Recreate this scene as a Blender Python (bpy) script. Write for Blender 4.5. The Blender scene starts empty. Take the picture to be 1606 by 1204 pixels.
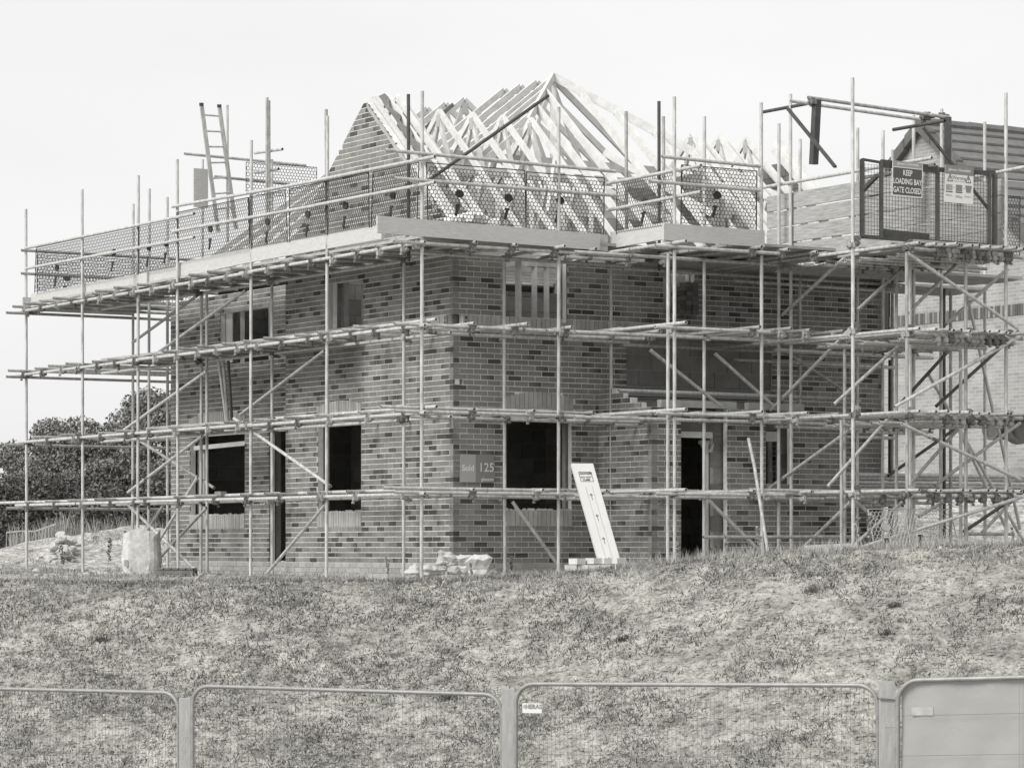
import bpy, math, random
import numpy as np
from mathutils import Vector, Matrix
random.seed(7); RNG = np.random.default_rng(11)
S = bpy.context.scene
COL = S.collection
# ------------------------------------------------------------------ camera, sky, sun, exposure
F, CX, YH = 4750.0, 803.0, 860.0            # focal length / principal column / horizon row of the survey photo
cam = bpy.data.objects.new('camera', bpy.data.cameras.new('camera')); COL.objects.link(cam)
cam.location = (0, 0, 0); cam.rotation_euler = (math.pi/2, 0, 0)
cam.data.sensor_width = 36; cam.data.lens = F/1606*36
cam.data.shift_y = (YH-602)/1606
cam.data.clip_start = 0.5; cam.data.clip_end = 3000
cam.data.dof.use_dof = True; cam.data.dof.focus_distance = 42; cam.data.dof.aperture_fstop = 9
S.camera = cam
wd = bpy.data.worlds.new('World'); S.world = wd; wd.use_nodes = True
nt = wd.node_tree; nt.nodes.clear()
sky = nt.nodes.new('ShaderNodeTexSky'); sky.sky_type = 'NISHITA'; sky.sun_disc = False
SUN_EL, SUN_AZ = math.radians(40), math.atan2(-0.74, -0.68)   # azimuth of the sun seen from the site: left, behind the camera
sky.sun_elevation = SUN_EL; sky.sun_rotation = SUN_AZ; sky.air_density = 1.0; sky.dust_density = 6.0
bw = nt.nodes.new('ShaderNodeRGBToBW')
mixc = nt.nodes.new('ShaderNodeMix'); mixc.data_type = 'FLOAT'
tc = nt.nodes.new('ShaderNodeTexCoord'); mp = nt.nodes.new('ShaderNodeMapping')
mp.inputs['Scale'].default_value = (3, 3, 9)
nz = nt.nodes.new('ShaderNodeTexNoise'); nz.inputs['Scale'].default_value = 1.6; nz.inputs['Detail'].default_value = 5
rmp = nt.nodes.new('ShaderNodeMapRange'); rmp.inputs[1].default_value = .3; rmp.inputs[2].default_value = .75
rmp.inputs[3].default_value = 6.3; rmp.inputs[4].default_value = 7.0
bg = nt.nodes.new('ShaderNodeBackground'); out = nt.nodes.new('ShaderNodeOutputWorld')
nt.links.new(sky.outputs[0], bw.inputs[0]); nt.links.new(tc.outputs['Generated'], mp.inputs[0])
nt.links.new(mp.outputs[0], nz.inputs['Vector']); nt.links.new(nz.outputs[0], rmp.inputs[0])
mixc.inputs[0].default_value = 0.88          # cloud cover over the clear sky
nt.links.new(bw.outputs[0], mixc.inputs[2]); nt.links.new(rmp.outputs[0], mixc.inputs[3])
nt.links.new(mixc.outputs[0], bg.inputs[0]); nt.links.new(bg.outputs[0], out.inputs[0])
bg.inputs[1].default_value = 0.1
sun = bpy.data.objects.new('sun', bpy.data.lights.new('sun', 'SUN')); COL.objects.link(sun)
sun.data.energy = 2.4; sun.data.angle = math.radians(28); sun.data.color = (1, .99, .96)
sd = Vector((math.sin(SUN_AZ)*math.cos(SUN_EL), math.cos(SUN_AZ)*math.cos(SUN_EL), math.sin(SUN_EL)))
sun.rotation_euler = (-sd).to_track_quat('-Z', 'Y').to_euler()
S.view_settings.view_transform = 'Standard'; S.view_settings.look = 'None'
S.view_settings.exposure = 0.6; S.view_settings.gamma = 1; S.view_settings.use_curve_mapping = False
S.render.engine = 'CYCLES'; S.cycles.max_bounces = 6
# ------------------------------------------------------------------ site coordinates: a runs back along the left wall, b right along the front wall
TH = math.radians(32.3)
Lv = Vector((-math.sin(TH), math.cos(TH), 0)); Rv = Vector((math.cos(TH), math.sin(TH), 0))
C0 = Vector((-0.8116, 41.9, 0)); UP = Vector((0, 0, 1))
def W(a, b, z=0.0): return C0 + Lv*a + Rv*b + UP*z
def bu(u, a):      # b where the sight line of column u meets the plane a
    t = (u-CX)/F; p = C0 + Lv*a
    return (t*p.y - p.x)/(Rv.x - t*Rv.y)
def au(u, b):
    t = (u-CX)/F; p = C0 + Rv*b
    return (t*p.y - p.x)/(Lv.x - t*Lv.y)
def zv(v, Y): return (YH-v)/F*Y
def FA(u, v, a): b = bu(u, a); p = W(a, b); return W(a, b, zv(v, p.y))
def FB(u, v, b): a = au(u, b); p = W(a, b); return W(a, b, zv(v, p.y))
def FY(u, v, Y): return Vector(((u-CX)/F*Y, Y, zv(v, Y)))
# ------------------------------------------------------------------ materials (the photograph is monochrome, so every colour is a warm grey)
def g(v): return (v, v*.994, v*.972, 1)
MATS = {}
def mat(name, v, rough=.8, var=.15, scale=8, metal=0, bump=.0, bscale=40, attr=False, v2=None, stretch=(1,1,1), spec=.3, detail=6):
    m = bpy.data.materials.new(name); m.use_nodes = True; n = m.node_tree
    b = n.nodes['Principled BSDF']; b.inputs['Roughness'].default_value = rough; b.inputs['Metallic'].default_value = metal
    b.inputs['Specular IOR Level'].default_value = spec
    t = n.nodes.new('ShaderNodeTexCoord'); mpn = n.nodes.new('ShaderNodeMapping'); mpn.inputs['Scale'].default_value = stretch
    n.links.new(t.outputs['Object'], mpn.inputs[0])
    z = n.nodes.new('ShaderNodeTexNoise'); z.inputs['Scale'].default_value = scale; z.inputs['Detail'].default_value = detail; z.inputs['Roughness'].default_value = .65
    n.links.new(mpn.outputs[0], z.inputs['Vector'])
    cr = n.nodes.new('ShaderNodeValToRGB'); cr.color_ramp.elements[0].position = .3; cr.color_ramp.elements[1].position = .72
    lo = v*(1-var) if v2 is None else v; hi = v*(1+var) if v2 is None else v2
    cr.color_ramp.elements[0].color = g(lo); cr.color_ramp.elements[1].color = g(hi)
    n.links.new(z.outputs[0], cr.inputs[0]); c = cr.outputs[0]
    if attr:
        at = n.nodes.new('ShaderNodeAttribute'); at.attribute_name = 'tone'
        mx = n.nodes.new('ShaderNodeMix'); mx.data_type = 'RGBA'; mx.blend_type = 'MULTIPLY'; mx.inputs[0].default_value = 1
        n.links.new(c, mx.inputs[6]); n.links.new(at.outputs['Color'], mx.inputs[7]); c = mx.outputs[2]
    n.links.new(c, b.inputs['Base Color'])
    if bump:
        z2 = n.nodes.new('ShaderNodeTexNoise'); z2.inputs['Scale'].default_value = bscale; z2.inputs['Detail'].default_value = 4
        n.links.new(mpn.outputs[0], z2.inputs['Vector'])
        bp = n.nodes.new('ShaderNodeBump'); bp.inputs['Strength'].default_value = bump; bp.inputs['Distance'].default_value = .02
        n.links.new(z2.outputs[0], bp.inputs['Height']); n.links.new(bp.outputs[0], b.inputs['Normal'])
    MATS[name] = m; return m
mat('brick', .98, .9, .24, 2.6, detail=14, bump=.35, bscale=120, attr=True)
mat('mortar', .62, .95, .2, 6, bump=.3, bscale=90)
mat('pale_brick', .98, .9, .1, 12, bump=.2, bscale=100, attr=True)
mat('block', .21, .95, .16, 5, bump=.35, bscale=70)
mat('block_mortar', .34, .95, .15, 9)
mat('concrete', .36, .9, .2, 6, bump=.3, bscale=60)
mat('steel_light', .47, .5, .32, 9, metal=.2, stretch=(2,2,.6), bump=.1)
def worn(m, lo=.10, thr=.60):
    n = m.node_tree; b = n.nodes['Principled BSDF']; src = b.inputs['Base Color'].links[0].from_socket
    geo = n.nodes.new('ShaderNodeNewGeometry'); mpn = n.nodes.new('ShaderNodeMapping'); mpn.inputs['Scale'].default_value = (1.1, 1.1, .42); n.links.new(geo.outputs['Position'], mpn.inputs[0])
    z = n.nodes.new('ShaderNodeTexNoise'); z.inputs['Scale'].default_value = 1.3; z.inputs['Detail'].default_value = 9; z.inputs['Roughness'].default_value = .72; n.links.new(mpn.outputs[0], z.inputs['Vector'])
    r = n.nodes.new('ShaderNodeMapRange'); r.inputs[1].default_value = thr; r.inputs[2].default_value = thr+.02; n.links.new(z.outputs[0], r.inputs[0])
    mx = n.nodes.new('ShaderNodeMix'); mx.data_type = 'RGBA'; mx.inputs[7].default_value = g(lo); n.links.new(r.outputs[0], mx.inputs[0]); n.links.new(src, mx.inputs[6]); n.links.new(mx.outputs[2], b.inputs['Base Color'])
worn(MATS['steel_light'], .12, .635)
mat('steel_mid', .34, .6, .35, 9, metal=.2, stretch=(2,2,.8), bump=.15)
mat('steel_dark', .07, .6, .3, 10, metal=.1)
mat('rust_clip', .17, .75, .45, 40, metal=.3)
mat('timber_new', .50, .75, .12, 5, stretch=(3,3,3), bump=.12, bscale=60)
mat('timber_truss', .60, .75, .16, 5, stretch=(1.5,1.5,1.5), bump=.12)
mat('board', .36, .85, .3, 4, stretch=(2,2,14), bump=.25, bscale=40)
mat('toe', .47, .85, .14, 4, stretch=(2,2,18), bump=.2, bscale=40)
mat('plastic_dark', .035, .6, .2, 10)
mat('mesh_black', .05, .7, .2, 10)
mat('mesh_grey', .35, .7, .2, 10)
mat('white_board', .58, .5, .05, 3)
mat('sign_dark', .085, .5, .05, 3)
mat('wire', .13, .5, .2, 12)
mat('paint_grey', .22, .5, .05, 3)
mat('paint_mid', .30, .5, .05, 3)
mat('print_black', .02, .6, .05, 3)
mat('print_white', .7, .6, .03, 3)
mat('bag', .48, .75, .28, 7, bump=.9, bscale=9)
mat('side_plank', .34, .85, .35, 3, stretch=(1.5,1.5,16), bump=.3, bscale=40)
mat('tile', .15, .8, .2, 4, bump=.2)
mat('tile_dark', .11, .8, .2, 4)
mat('gable_brick', .55, .9, .1, 8)
mat('trunk', .09, .9, .3, 12, bump=.5, bscale=30)
mat('leaf', .99, .7, .25, 3, attr=True)
mat('blade', .99, .8, .1, 3, attr=True)
mat('stone', .42, .9, .2, 8, bump=.5, bscale=20)
mat('felt', .16, .9, .25, 9, bump=.3)
mat('insulation', .82, .95, .08, 20, bump=.6, bscale=60)
# ------------------------------------------------------------------ mesh builder
class MB:
    def __init__(s): s.v = []; s.f = []; s.t = []; s.tone = (1, 1)
    def pv(s, p, t=None): s.v.append((p[0], p[1], p[2])); s.t.append(t if t is not None else s.tone[0]); return len(s.v)-1
    def quad(s, a, b, c, d):
        i = [s.pv(p) for p in (a, b, c, d)]; s.f.append(i)
    def hexa(s, P, tones=None):      # 8 corners: bottom 0-3 ccw, top 4-7
        i = [s.pv(p, None if tones is None else tones[k]) for k, p in enumerate(P)]
        for q in ((0,3,2,1),(4,5,6,7),(0,1,5,4),(1,2,6,5),(2,3,7,6),(3,0,4,7)): s.f.append([i[k] for k in q])
    def obox(s, c, x, y, z, tones=None):       # centre + half vectors
        c, x, y, z = map(Vector, (c, x, y, z))
        s.hexa([c-x-y-z, c+x-y-z, c+x+y-z, c-x+y-z, c-x-y+z, c+x-y+z, c+x+y+z, c-x+y+z], tones)
    def bar(s, p, q, w, h, up=UP):             # rectangular bar, w sideways, h along up
        p, q = Vector(p), Vector(q); d = (q-p); l = d.length; d.normalize()
        sd_ = d.cross(up); 
        if sd_.length < 1e-4: sd_ = d.cross(Vector((1,0,0)))
        sd_.normalize(); uu = sd_.cross(d).normalized()
        s.obox((p+q)/2, d*(l/2), sd_*(w/2), uu*(h/2))
    def tube(s, p, q, r=.0242, n=10, hollow=True, r2=None):
        p, q = Vector(p), Vector(q); d = (q-p).normalized()
        x = d.orthogonal().normalized(); y = d.cross(x); r2 = r if r2 is None else r2
        def ring(c, rr): return [s.pv(c + (x*math.cos(2*math.pi*k/n) + y*math.sin(2*math.pi*k/n))*rr) for k in range(n)]
        A = ring(p, r); B = ring(q, r2)
        for k in range(n): s.f.append([A[k], A[(k+1)%n], B[(k+1)%n], B[k]])
        if hollow:
            for R_, c, sg in ((A, p, 1), (B, q, -1)):
                I1 = ring(c, r*.78); I2 = ring(c+d*sg*.09, r*.78)
                for k in range(n):
                    k2 = (k+1) % n
                    s.f.append([R_[k], I1[k], I1[k2], R_[k2]] if sg > 0 else [R_[k2], I1[k2], I1[k], R_[k]])
                    s.f.append([I1[k], I2[k], I2[k2], I1[k2]] if sg > 0 else [I1[k2], I2[k2], I2[k], I1[k]])
                s.f.append(I2)
        else:
            s.f.append(A[::-1]); s.f.append(B)
    def build(s, name, m, parent=None, smooth=False, **kw):
        o0 = ROOT.get(parent.name, Vector((0,0,0))) if parent else (kw.get('origin') or Vector((0,0,0)))
        me = bpy.data.meshes.new(name)
        vv = np.array(s.v, dtype=np.float64) - np.array(o0)
        me.from_pydata(vv.tolist(), [], s.f)
        ca = me.color_attributes.new('tone', 'FLOAT_COLOR', 'POINT')
        t = np.repeat(np.array(s.t, dtype=np.float32)[:, None], 4, 1); t[:, 1] *= .994; t[:, 2] *= .972; t[:, 3] = 1
        ca.data.foreach_set('color', t.ravel())
        if smooth: me.shade_smooth()
        me.materials.append(MATS[m] if isinstance(m, str) else m); me.update()
        o = bpy.data.objects.new(name, me); COL.objects.link(o)
        if parent: o.parent = parent; ROOT[o.name] = o0
        else: o.location = o0; ROOT[o.name] = o0
        for k in ('label', 'category', 'group', 'kind'):
            if kw.get(k): o[k] = kw[k]
        return o
ROOT = {}
def thing(name, label, cat, loc, group=None):
    o = bpy.data.objects.new(name, None); o.empty_display_size = .2; COL.objects.link(o); o.location = loc; ROOT[o.name] = Vector(loc)
    o['label'] = label; o['category'] = cat
    if group: o['group'] = group
    return o
def place(mesh, name, loc, parent, rot=None, **kw):        # another copy of shared mesh data
    o = bpy.data.objects.new(name, mesh); COL.objects.link(o)
    if parent: o.parent = parent; o.location = Vector(loc) - ROOT[parent.name]
    else: o.location = loc
    if rot is not None: o.rotation_euler = rot
    ROOT[o.name] = Vector(loc)
    for k in kw: o[k] = kw[k]
    return o
def tonemesh(name, s, m):
    me = bpy.data.meshes.new(name); me.from_pydata(s.v, [], s.f)
    ca = me.color_attributes.new('tone', 'FLOAT_COLOR', 'POINT')
    t = np.repeat(np.array(s.t, dtype=np.float32)[:, None], 4, 1); t[:, 1] *= .994; t[:, 2] *= .972; t[:, 3] = 1
    ca.data.foreach_set('color', t.ravel()); me.materials.append(MATS[m]); return me
def text(body, size, origin, xdir, up, m, parent, name='lettering', align='CENTER', bold=0.0, xs=1.0):
    cu = bpy.data.curves.new(name, 'FONT'); cu.body = body; cu.size = size; cu.align_x = align; cu.align_y = 'CENTER'; cu.offset = bold; cu.resolution_u = 3
    t = bpy.data.objects.new(name, cu); COL.objects.link(t)
    bpy.context.view_layer.update()
    me = bpy.data.meshes.new_from_object(t.evaluated_get(bpy.context.evaluated_depsgraph_get()))
    bpy.data.objects.remove(t); bpy.data.curves.remove(cu)
    x = Vector(xdir).normalized(); z = x.cross(Vector(up)).normalized(); y = z.cross(x)
    M = Matrix((x, y, z)).transposed().to_4x4(); M.translation = Vector(origin) - ROOT[parent.name]
    me.transform(Matrix.Diagonal((xs, 1, 1, 1))); me.transform(M); me.materials.clear(); me.materials.append(MATS[m]); me.name = name
    o = bpy.data.objects.new(name, me); COL.objects.link(o); o.parent = parent; ROOT[o.name] = ROOT[parent.name]
    return o
# ------------------------------------------------------------------ ground
def fbm(x, y, seed=0, octs=5, f0=.5):
    r = np.random.default_rng(seed); o = np.zeros_like(x); amp = 1.0; fr = f0
    for k in range(octs):
        for _ in range(3):
            th = r.uniform(0, 6.28); ph = r.uniform(0, 6.28, 2)
            o += amp/3*np.sin((x*np.cos(th)+y*np.sin(th))*fr*6.28*r.uniform(.8,1.2)+ph[0]+1.3*np.sin((x*np.sin(th)-y*np.cos(th))*fr*4+ph[1]))
        amp *= .5; fr *= 2.03
    return o
def sstep(e0, e1, x):
    t = np.clip((x-e0)/(e1-e0), 0, 1); return t*t*(3-2*t)
def crestz(X): return np.interp(X, [-9, -1.2, .4, 1.6, 3.0, 4.3, 7, 12], [-.45, -.44, -.36, -.25, -.10, -.02, .03, .1])
def crestY(X): return np.interp(X, [-9, 0, 3, 8], [39.0, 38.8, 37.8, 37.2])
def gz(X, Y):
    X = np.asarray(X, float); Y = np.asarray(Y, float)
    cy = crestY(X); cz = crestz(X)
    top = cz + (-.42-cz)*sstep(0.5, 5, Y-cy)*(X < 4) + (-.2-cz)*sstep(.5, 4, Y-cy)*(X >= 4)
    bank = cz - np.clip(cy-Y, 0, 8.0)*.36
    k = sstep(-.5, .6, Y-cy); z = bank*(1-k)+top*k
    z = np.maximum(z, -3.25)
    # rising ground to the right rear, spoil heaps to the left rear
    z = z + sstep(50, 60, Y)*sstep(4, 7, X-.0*Y)*1.75
    hl = lambda x0, y0, sx, sy, h: h*np.exp(-((X-x0)/sx)**2-((Y-y0)/sy)**2)
    z = z + hl(-10.2, 66, 2.6, 6, .40) + hl(-7.2, 60, 1.6, 4, .38) + hl(-8.6, 63, 1.6, 5, .30) + hl(-6.0,64,2.2,4,.5)
    z = z + (.018*fbm(X, Y, 3, 5, .35) + .014*fbm(X, Y, 5, 4, 1.7))*np.where(Y < 80, 1, 0) + .10*sstep(52, 60, Y)*(Y < 80)*(X < 0)*fbm(X, Y, 31, 5, .45)
    return z
def grid(name, xs, ys, m, zoff=0, **kw):
    X, Y = np.meshgrid(xs, ys); Z = gz(X, Y)+zoff
    nx, ny = len(xs), len(ys)
    me = bpy.data.meshes.new(name)
    V = np.stack([X.ravel(), Y.ravel(), Z.ravel()], 1)
    i = np.arange(nx*ny).reshape(ny, nx)
    Fc = np.stack([i[:-1,:-1].ravel(), i[:-1,1:].ravel(), i[1:,1:].ravel(), i[1:,:-1].ravel()], 1)
    me.vertices.add(len(V)); me.vertices.foreach_set('co', V.ravel())
    me.loops.add(Fc.size); me.loops.foreach_set('vertex_index', Fc.ravel())
    me.polygons.add(len(Fc)); me.polygons.foreach_set('loop_start', np.arange(0, Fc.size, 4)); me.polygons.foreach_set('loop_total', np.full(len(Fc), 4))
    me.update(); me.validate(); me.shade_smooth(); me.materials.append(m)
    o = bpy.data.objects.new(name, me); COL.objects.link(o)
    for k in kw: o[k] = kw[k]
    return o
def soil_mat():
    m = bpy.data.materials.new('soil'); m.use_nodes = True; n = m.node_tree; b = n.nodes['Principled BSDF']; b.inputs['Roughness'].default_value = .95; b.inputs['Specular IOR Level'].default_value = .1
    geo = n.nodes.new('ShaderNodeNewGeometry'); sp = n.nodes.new('ShaderNodeSeparateXYZ'); n.links.new(geo.outputs['Position'], sp.inputs[0])
    def noise(sc, det, rough=.6, st=(1,1,1)):
        mpn = n.nodes.new('ShaderNodeMapping'); mpn.inputs['Scale'].default_value = st; n.links.new(geo.outputs['Position'], mpn.inputs[0])
        z = n.nodes.new('ShaderNodeTexNoise'); z.inputs['Scale'].default_value = sc; z.inputs['Detail'].default_value = det; z.inputs['Roughness'].default_value = rough
        n.links.new(mpn.outputs[0], z.inputs['Vector']); return z.outputs[0]
    def ramp(src, p0, c0, p1, c1):
        r = n.nodes.new('ShaderNodeValToRGB'); r.color_ramp.elements[0].position = p0; r.color_ramp.elements[1].position = p1
        r.color_ramp.elements[0].color = g(c0); r.color_ramp.elements[1].color = g(c1); n.links.new(src, r.inputs[0]); return r.outputs[0]
    def mul(a, b_, bt='MULTIPLY', fac=1):
        x = n.nodes.new('ShaderNodeMix'); x.data_type = 'RGBA'; x.blend_type = bt
        if isinstance(fac, (int, float)): x.inputs[0].default_value = fac
        else: n.links.new(fac, x.inputs[0])
        n.links.new(a, x.inputs[6]); n.links.new(b_, x.inputs[7]); return x.outputs[2]
    base = ramp(noise(.9, 5), .3, .41, .7, .55)
    fine = ramp(noise(16, 9, .75, (1, .6, 1)), .38, .6, .52, 1.05)
    weeds = mul(ramp(noise(5, 9, .8), .42, .62, .52, 1.05), ramp(noise(1.6, 8, .8, (1, .7, 1)), .42, .74, .56, 1.08))
    bank = mul(mul(base, fine), weeds)
    sand = mul(mul(ramp(noise(1.2, 6), .3, .50, .7, .74), ramp(noise(9, 6, .7), .40, .5, .55, 1.05)), ramp(noise(2.5, 8, .75), .42, .6, .56, 1.05))
    mr = n.nodes.new('ShaderNodeMapRange'); mr.inputs[1].default_value = 41; mr.inputs[2].default_value = 44.5; n.links.new(sp.outputs[1], mr.inputs[0])
    c = mul(bank, sand, 'MIX', mr.outputs[0])
    n.links.new(c, b.inputs['Base Color'])
    bp = n.nodes.new('ShaderNodeBump'); bp.inputs['Strength'].default_value = 1; bp.inputs['Distance'].default_value = .09
    n.links.new(noise(11, 8, .7), bp.inputs['Height']); n.links.new(bp.outputs[0], b.inputs['Normal'])
    return m
SOIL = soil_mat()
grid('ground', np.unique(np.concatenate([np.linspace(-900, -25, 16), np.linspace(-25, -9, 40), np.linspace(-9, 9, 260), np.linspace(9, 25, 40), np.linspace(25, 900, 16)])),
     np.unique(np.concatenate([np.linspace(-20, 29, 20), np.linspace(29, 44, 260), np.linspace(44, 80, 130), np.linspace(80, 140, 20), np.linspace(140, 2500, 20)])), SOIL, kind='structure')
# ------------------------------------------------------------------ brickwork
Z0 = -.205; CH = .075
def zc(k): return Z0 + k*CH
def cut(iv, holes):
    for h0, h1 in holes:
        nw = []
        for a, b in iv:
            if h1 <= a or h0 >= b: nw.append((a, b)); continue
            if h0 > a: nw.append((a, h0))
            if h1 < b: nw.append((h1, b))
        iv = nw
    return iv
class Wall:
    def __init__(s, O, sdir, n, s0, s1, k0, k1, th=.1, lim=None, holes=None, phase=0.0):
        s.O, s.sd, s.n = Vector(O), Vector(sdir), Vector(n); s.s0, s.s1, s.k0, s.k1 = s0, s1, k0, k1
        s.th, s.lim, s.holes, s.phase = th, lim, holes or [], phase
    def P(s, x, z, d=0.0): return s.O + s.sd*x + UP*z + s.n*d
    def intervals(s, z):
        lo, hi = (s.s0, s.s1) if s.lim is None else s.lim(z)
        if hi - lo < .02: return []
        return cut([(lo, hi)], [h for f in s.holes for h in [f(z)] if h])
def rect(s0, s1, k0, k1): return lambda z: (s0, s1) if zc(k0) < z < zc(k1) else None
def arch(c, hw, k, rise):      # the arch band of soldier bricks over an opening
    def f(z):
        zt0 = zc(k)+.215
        if z < zc(k): return None
        if z < zt0: return (c-hw, c+hw)
        q = 1-(z-zt0)/rise
        return (c-hw*math.sqrt(q), c+hw*math.sqrt(q)) if q > 0 else None
    return f
def brick_tone():
    r = random.random()
    if r < .12: t = random.uniform(.055, .095); return (t, t*random.uniform(.85, 1.2))
    if r < .20:
        a, b = random.uniform(.05, .08), random.uniform(.15, .2); return (a, b) if random.random() < .5 else (b, a)
    t = random.uniform(.185, .248); return (t, t*random.uniform(.94, 1.06))
def brick_mesh_obj(w, h, dp, ta, tb, m):
    s = MB(); s.obox((0,0,0), (w/2,0,0), (0,dp/2,0), (0,0,h/2), (ta,tb,tb,ta,ta,tb,tb,ta)); return tonemesh('brick', s, m)
def lay(wall, bw=.215, bh=.065, jt=.010, kh=1, ta=None, proud=.006, minlen=.03):
    """all bricks of a wall: (s0, s1, zmid, tones)"""
    out = []
    for k in range(wall.k0, wall.k1, kh):
        zm = zc(k) + CH*kh/2; off = (0 if (k//kh) % 2 else (bw+jt)/2) + wall.phase
        for a, b in wall.intervals(zm):
            x = math.floor((a-off)/(bw+jt))*(bw+jt)+off
            while x < b:
                p, q = max(x, a), min(x+bw, b)
                if q-p > minlen:
                    cutp = cutq = 0.0
                    if wall.lim is not None and wall.n == -Rv and zm > 4.5:
                        if p == a: cutp = bh/2/.84
                        if q == b: cutq = bh/2/.84
                    out.append((p, q, zm, (ta or brick_tone)(), cutp, cutq) if cutp or cutq else (p, q, zm, (ta or brick_tone)()))
                x += bw+jt
    return out
def mortar(wall, mb, back=None):
    for k in range(wall.k0, wall.k1):
        zl, zh = zc(k), zc(k+1)
        A = wall.intervals(zl+.001); B = wall.intervals(zh-.001); M = wall.intervals((zl+zh)/2)
        if len(A) == len(B) == len(M):
            pr = [(a[0], a[1], b[0], b[1]) for a, b in zip(A, B)]
        else: pr = [(m[0], m[1], m[0], m[1]) for m in M]
        for a0, a1, b0, b1 in pr:
            t = wall.th; P = wall.P
            mb.hexa([P(a0, zl, -t), P(a1, zl, -t), P(a1, zl), P(a0, zl), P(b0, zh, -t), P(b1, zh, -t), P(b1, zh), P(b0, zh)], [1]*8)
house = thing('brick_house', 'unfinished dark brick house with open window holes and bare roof trusses inside the scaffolding', 'house', W(0,0,Z0))
# openings, in courses above the base
A_UPW = rect(bu(793,0), bu(890,0), 46, 60)
A_LOW = rect(bu(794,0), bu(897,0), 7, 28)
cL, hL = (bu(793,0)+bu(899,0))/2, (bu(899,0)-bu(793,0))/2
sill = lambda a, b: rect(a, b, 7, 10)
B0, B1, BAYA = 2.423, 5.75, -1.316
ZONE = rect(2.90, bu(1212,0), 0, 43)
BAND = lambda a, b: rect(a, b, 43, 46)
front = Wall(W(0,0), Rv, -Lv, 0, 7.6, 0, 57, holes=[A_UPW, A_LOW, arch(cL, hL, 28, .09), ZONE, BAND(-1, 9), rect(bu(1040,0), bu(1089,0), 48, 60), rect(.03, .16, 33, 34)], phase=.11)
gb0, gb1 = au(567, 0), au(498, 0); gu0, gu1 = au(570, 0), au(513, 0)
APX = 6.51
def glim(z): return (0, 4.92) if z < 4.45 else (2.46-(APX-z)/.84, 2.46+(APX-z)/.84)
gable = Wall(W(0,0), Lv, -Rv, 0, 4.92, 0, 90, lim=glim, holes=[rect(gb0, gb1, 7, 28), arch((gb0+gb1)/2, (gb1-gb0)/2, 28, .06), BAND(-1, 9), rect(gu0, gu1, 46, 55)])
RB = .34
ra0, ra1 = au(384, RB), au(298, RB); rd0, rd1 = 4.93, au(422, RB); ru0, ru1 = au(428, RB), au(345, RB)
AE = au(268, RB)
recess = Wall(W(0,RB), Lv, -Rv, 4.92, AE, 0, 57, holes=[rect(ra0, ra1, 7, 28), arch((ra0+ra1)/2, (ra1-ra0)/2+.02, 28, .09), rect(rd0, rd1, 0, 27), rect(ru0, ru1, 42, 53), cut and BAND(4.9, ru0) , BAND(ru1, 11)])
bay = Wall(W(BAYA,0), Rv, -Lv, B0, B1, 0, 29, holes=[rect(bu(1068,BAYA), bu(1141,BAYA), 0, 29), rect(bu(1201,BAYA), bu(1241,BAYA), 15, 29)], phase=.06)
def raked(z):
    if z < zc(29): return (BAYA, 0)
    return (-1.05+.225*int((z-zc(29))/CH), 0)
bayret = Wall(W(0,B0), Lv, -Rv, BAYA, 0, 0, 33, lim=raked)
AEND = AE
walls = {'front': front, 'gable': gable, 'recess': recess, 'bay': bay, 'bayret': bayret}
cand = []
wobj = {}
for nm, w in walls.items():
    mb = MB(); mortar(w, mb); wobj[nm] = mb.build('brick_wall', 'mortar', house)
    for (p, q, z, t, *ct) in lay(w):
        c = w.P((p+q)/2, z)
        app = abs((w.sd.x*c.y - w.sd.y*c.x)/c.y**2)*(q-p)*.065/c.y
        cand.append((app*(1 if q-p > .21 and not ct else .3), nm, p, q, z, t, ct))
cand.sort(key=lambda c: -c[0])
MB_b = {k: MB() for k in walls}
variants = []
for i in range(24):
    ta, tb = brick_tone(); variants.append((ta, tb, brick_mesh_obj(.2135, .063, .018, ta, tb, 'brick')))
for i, (_, nm, p, q, z, t, ct) in enumerate(cand):
    w = walls[nm]
    if i < 280:
        v = min(variants, key=lambda v: abs(v[0]-t[0])*3+abs(v[1]-t[1])*3+random.random()*.02)
        place(v[2], 'brick', w.P((p+q)/2, z, -.006+random.uniform(-.001,.0015)), wobj[nm], (0, random.uniform(-.004,.004), math.atan2(w.sd.y, w.sd.x)))
    else:
        d = random.uniform(-.001, .0015)
        c = w.P((p+q)/2, z+random.uniform(-.001,.001), -.006+d)
        tt = (t[0],t[1],t[1],t[0],t[0],t[1],t[1],t[0])
        if ct:
            cp, cq = ct; P = w.P; A = .003; B_ = -.015
            MB_b[nm].hexa([P(p-cp, z-.0315, B_), P(q+cq, z-.0315, B_), P(q+cq, z-.0315, A), P(p-cp, z-.0315, A), P(p+cp, z+.0315, B_), P(q-cq, z+.0315, B_), P(q-cq, z+.0315, A), P(p+cp, z+.0315, A)], tt)
        else: MB_b[nm].obox(c, w.sd*((q-p)/2), w.n*.009, UP*.0315, tt)
for nm in walls: MB_b[nm].build('brickwork', 'brick', wobj[nm], kind='stuff')
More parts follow.
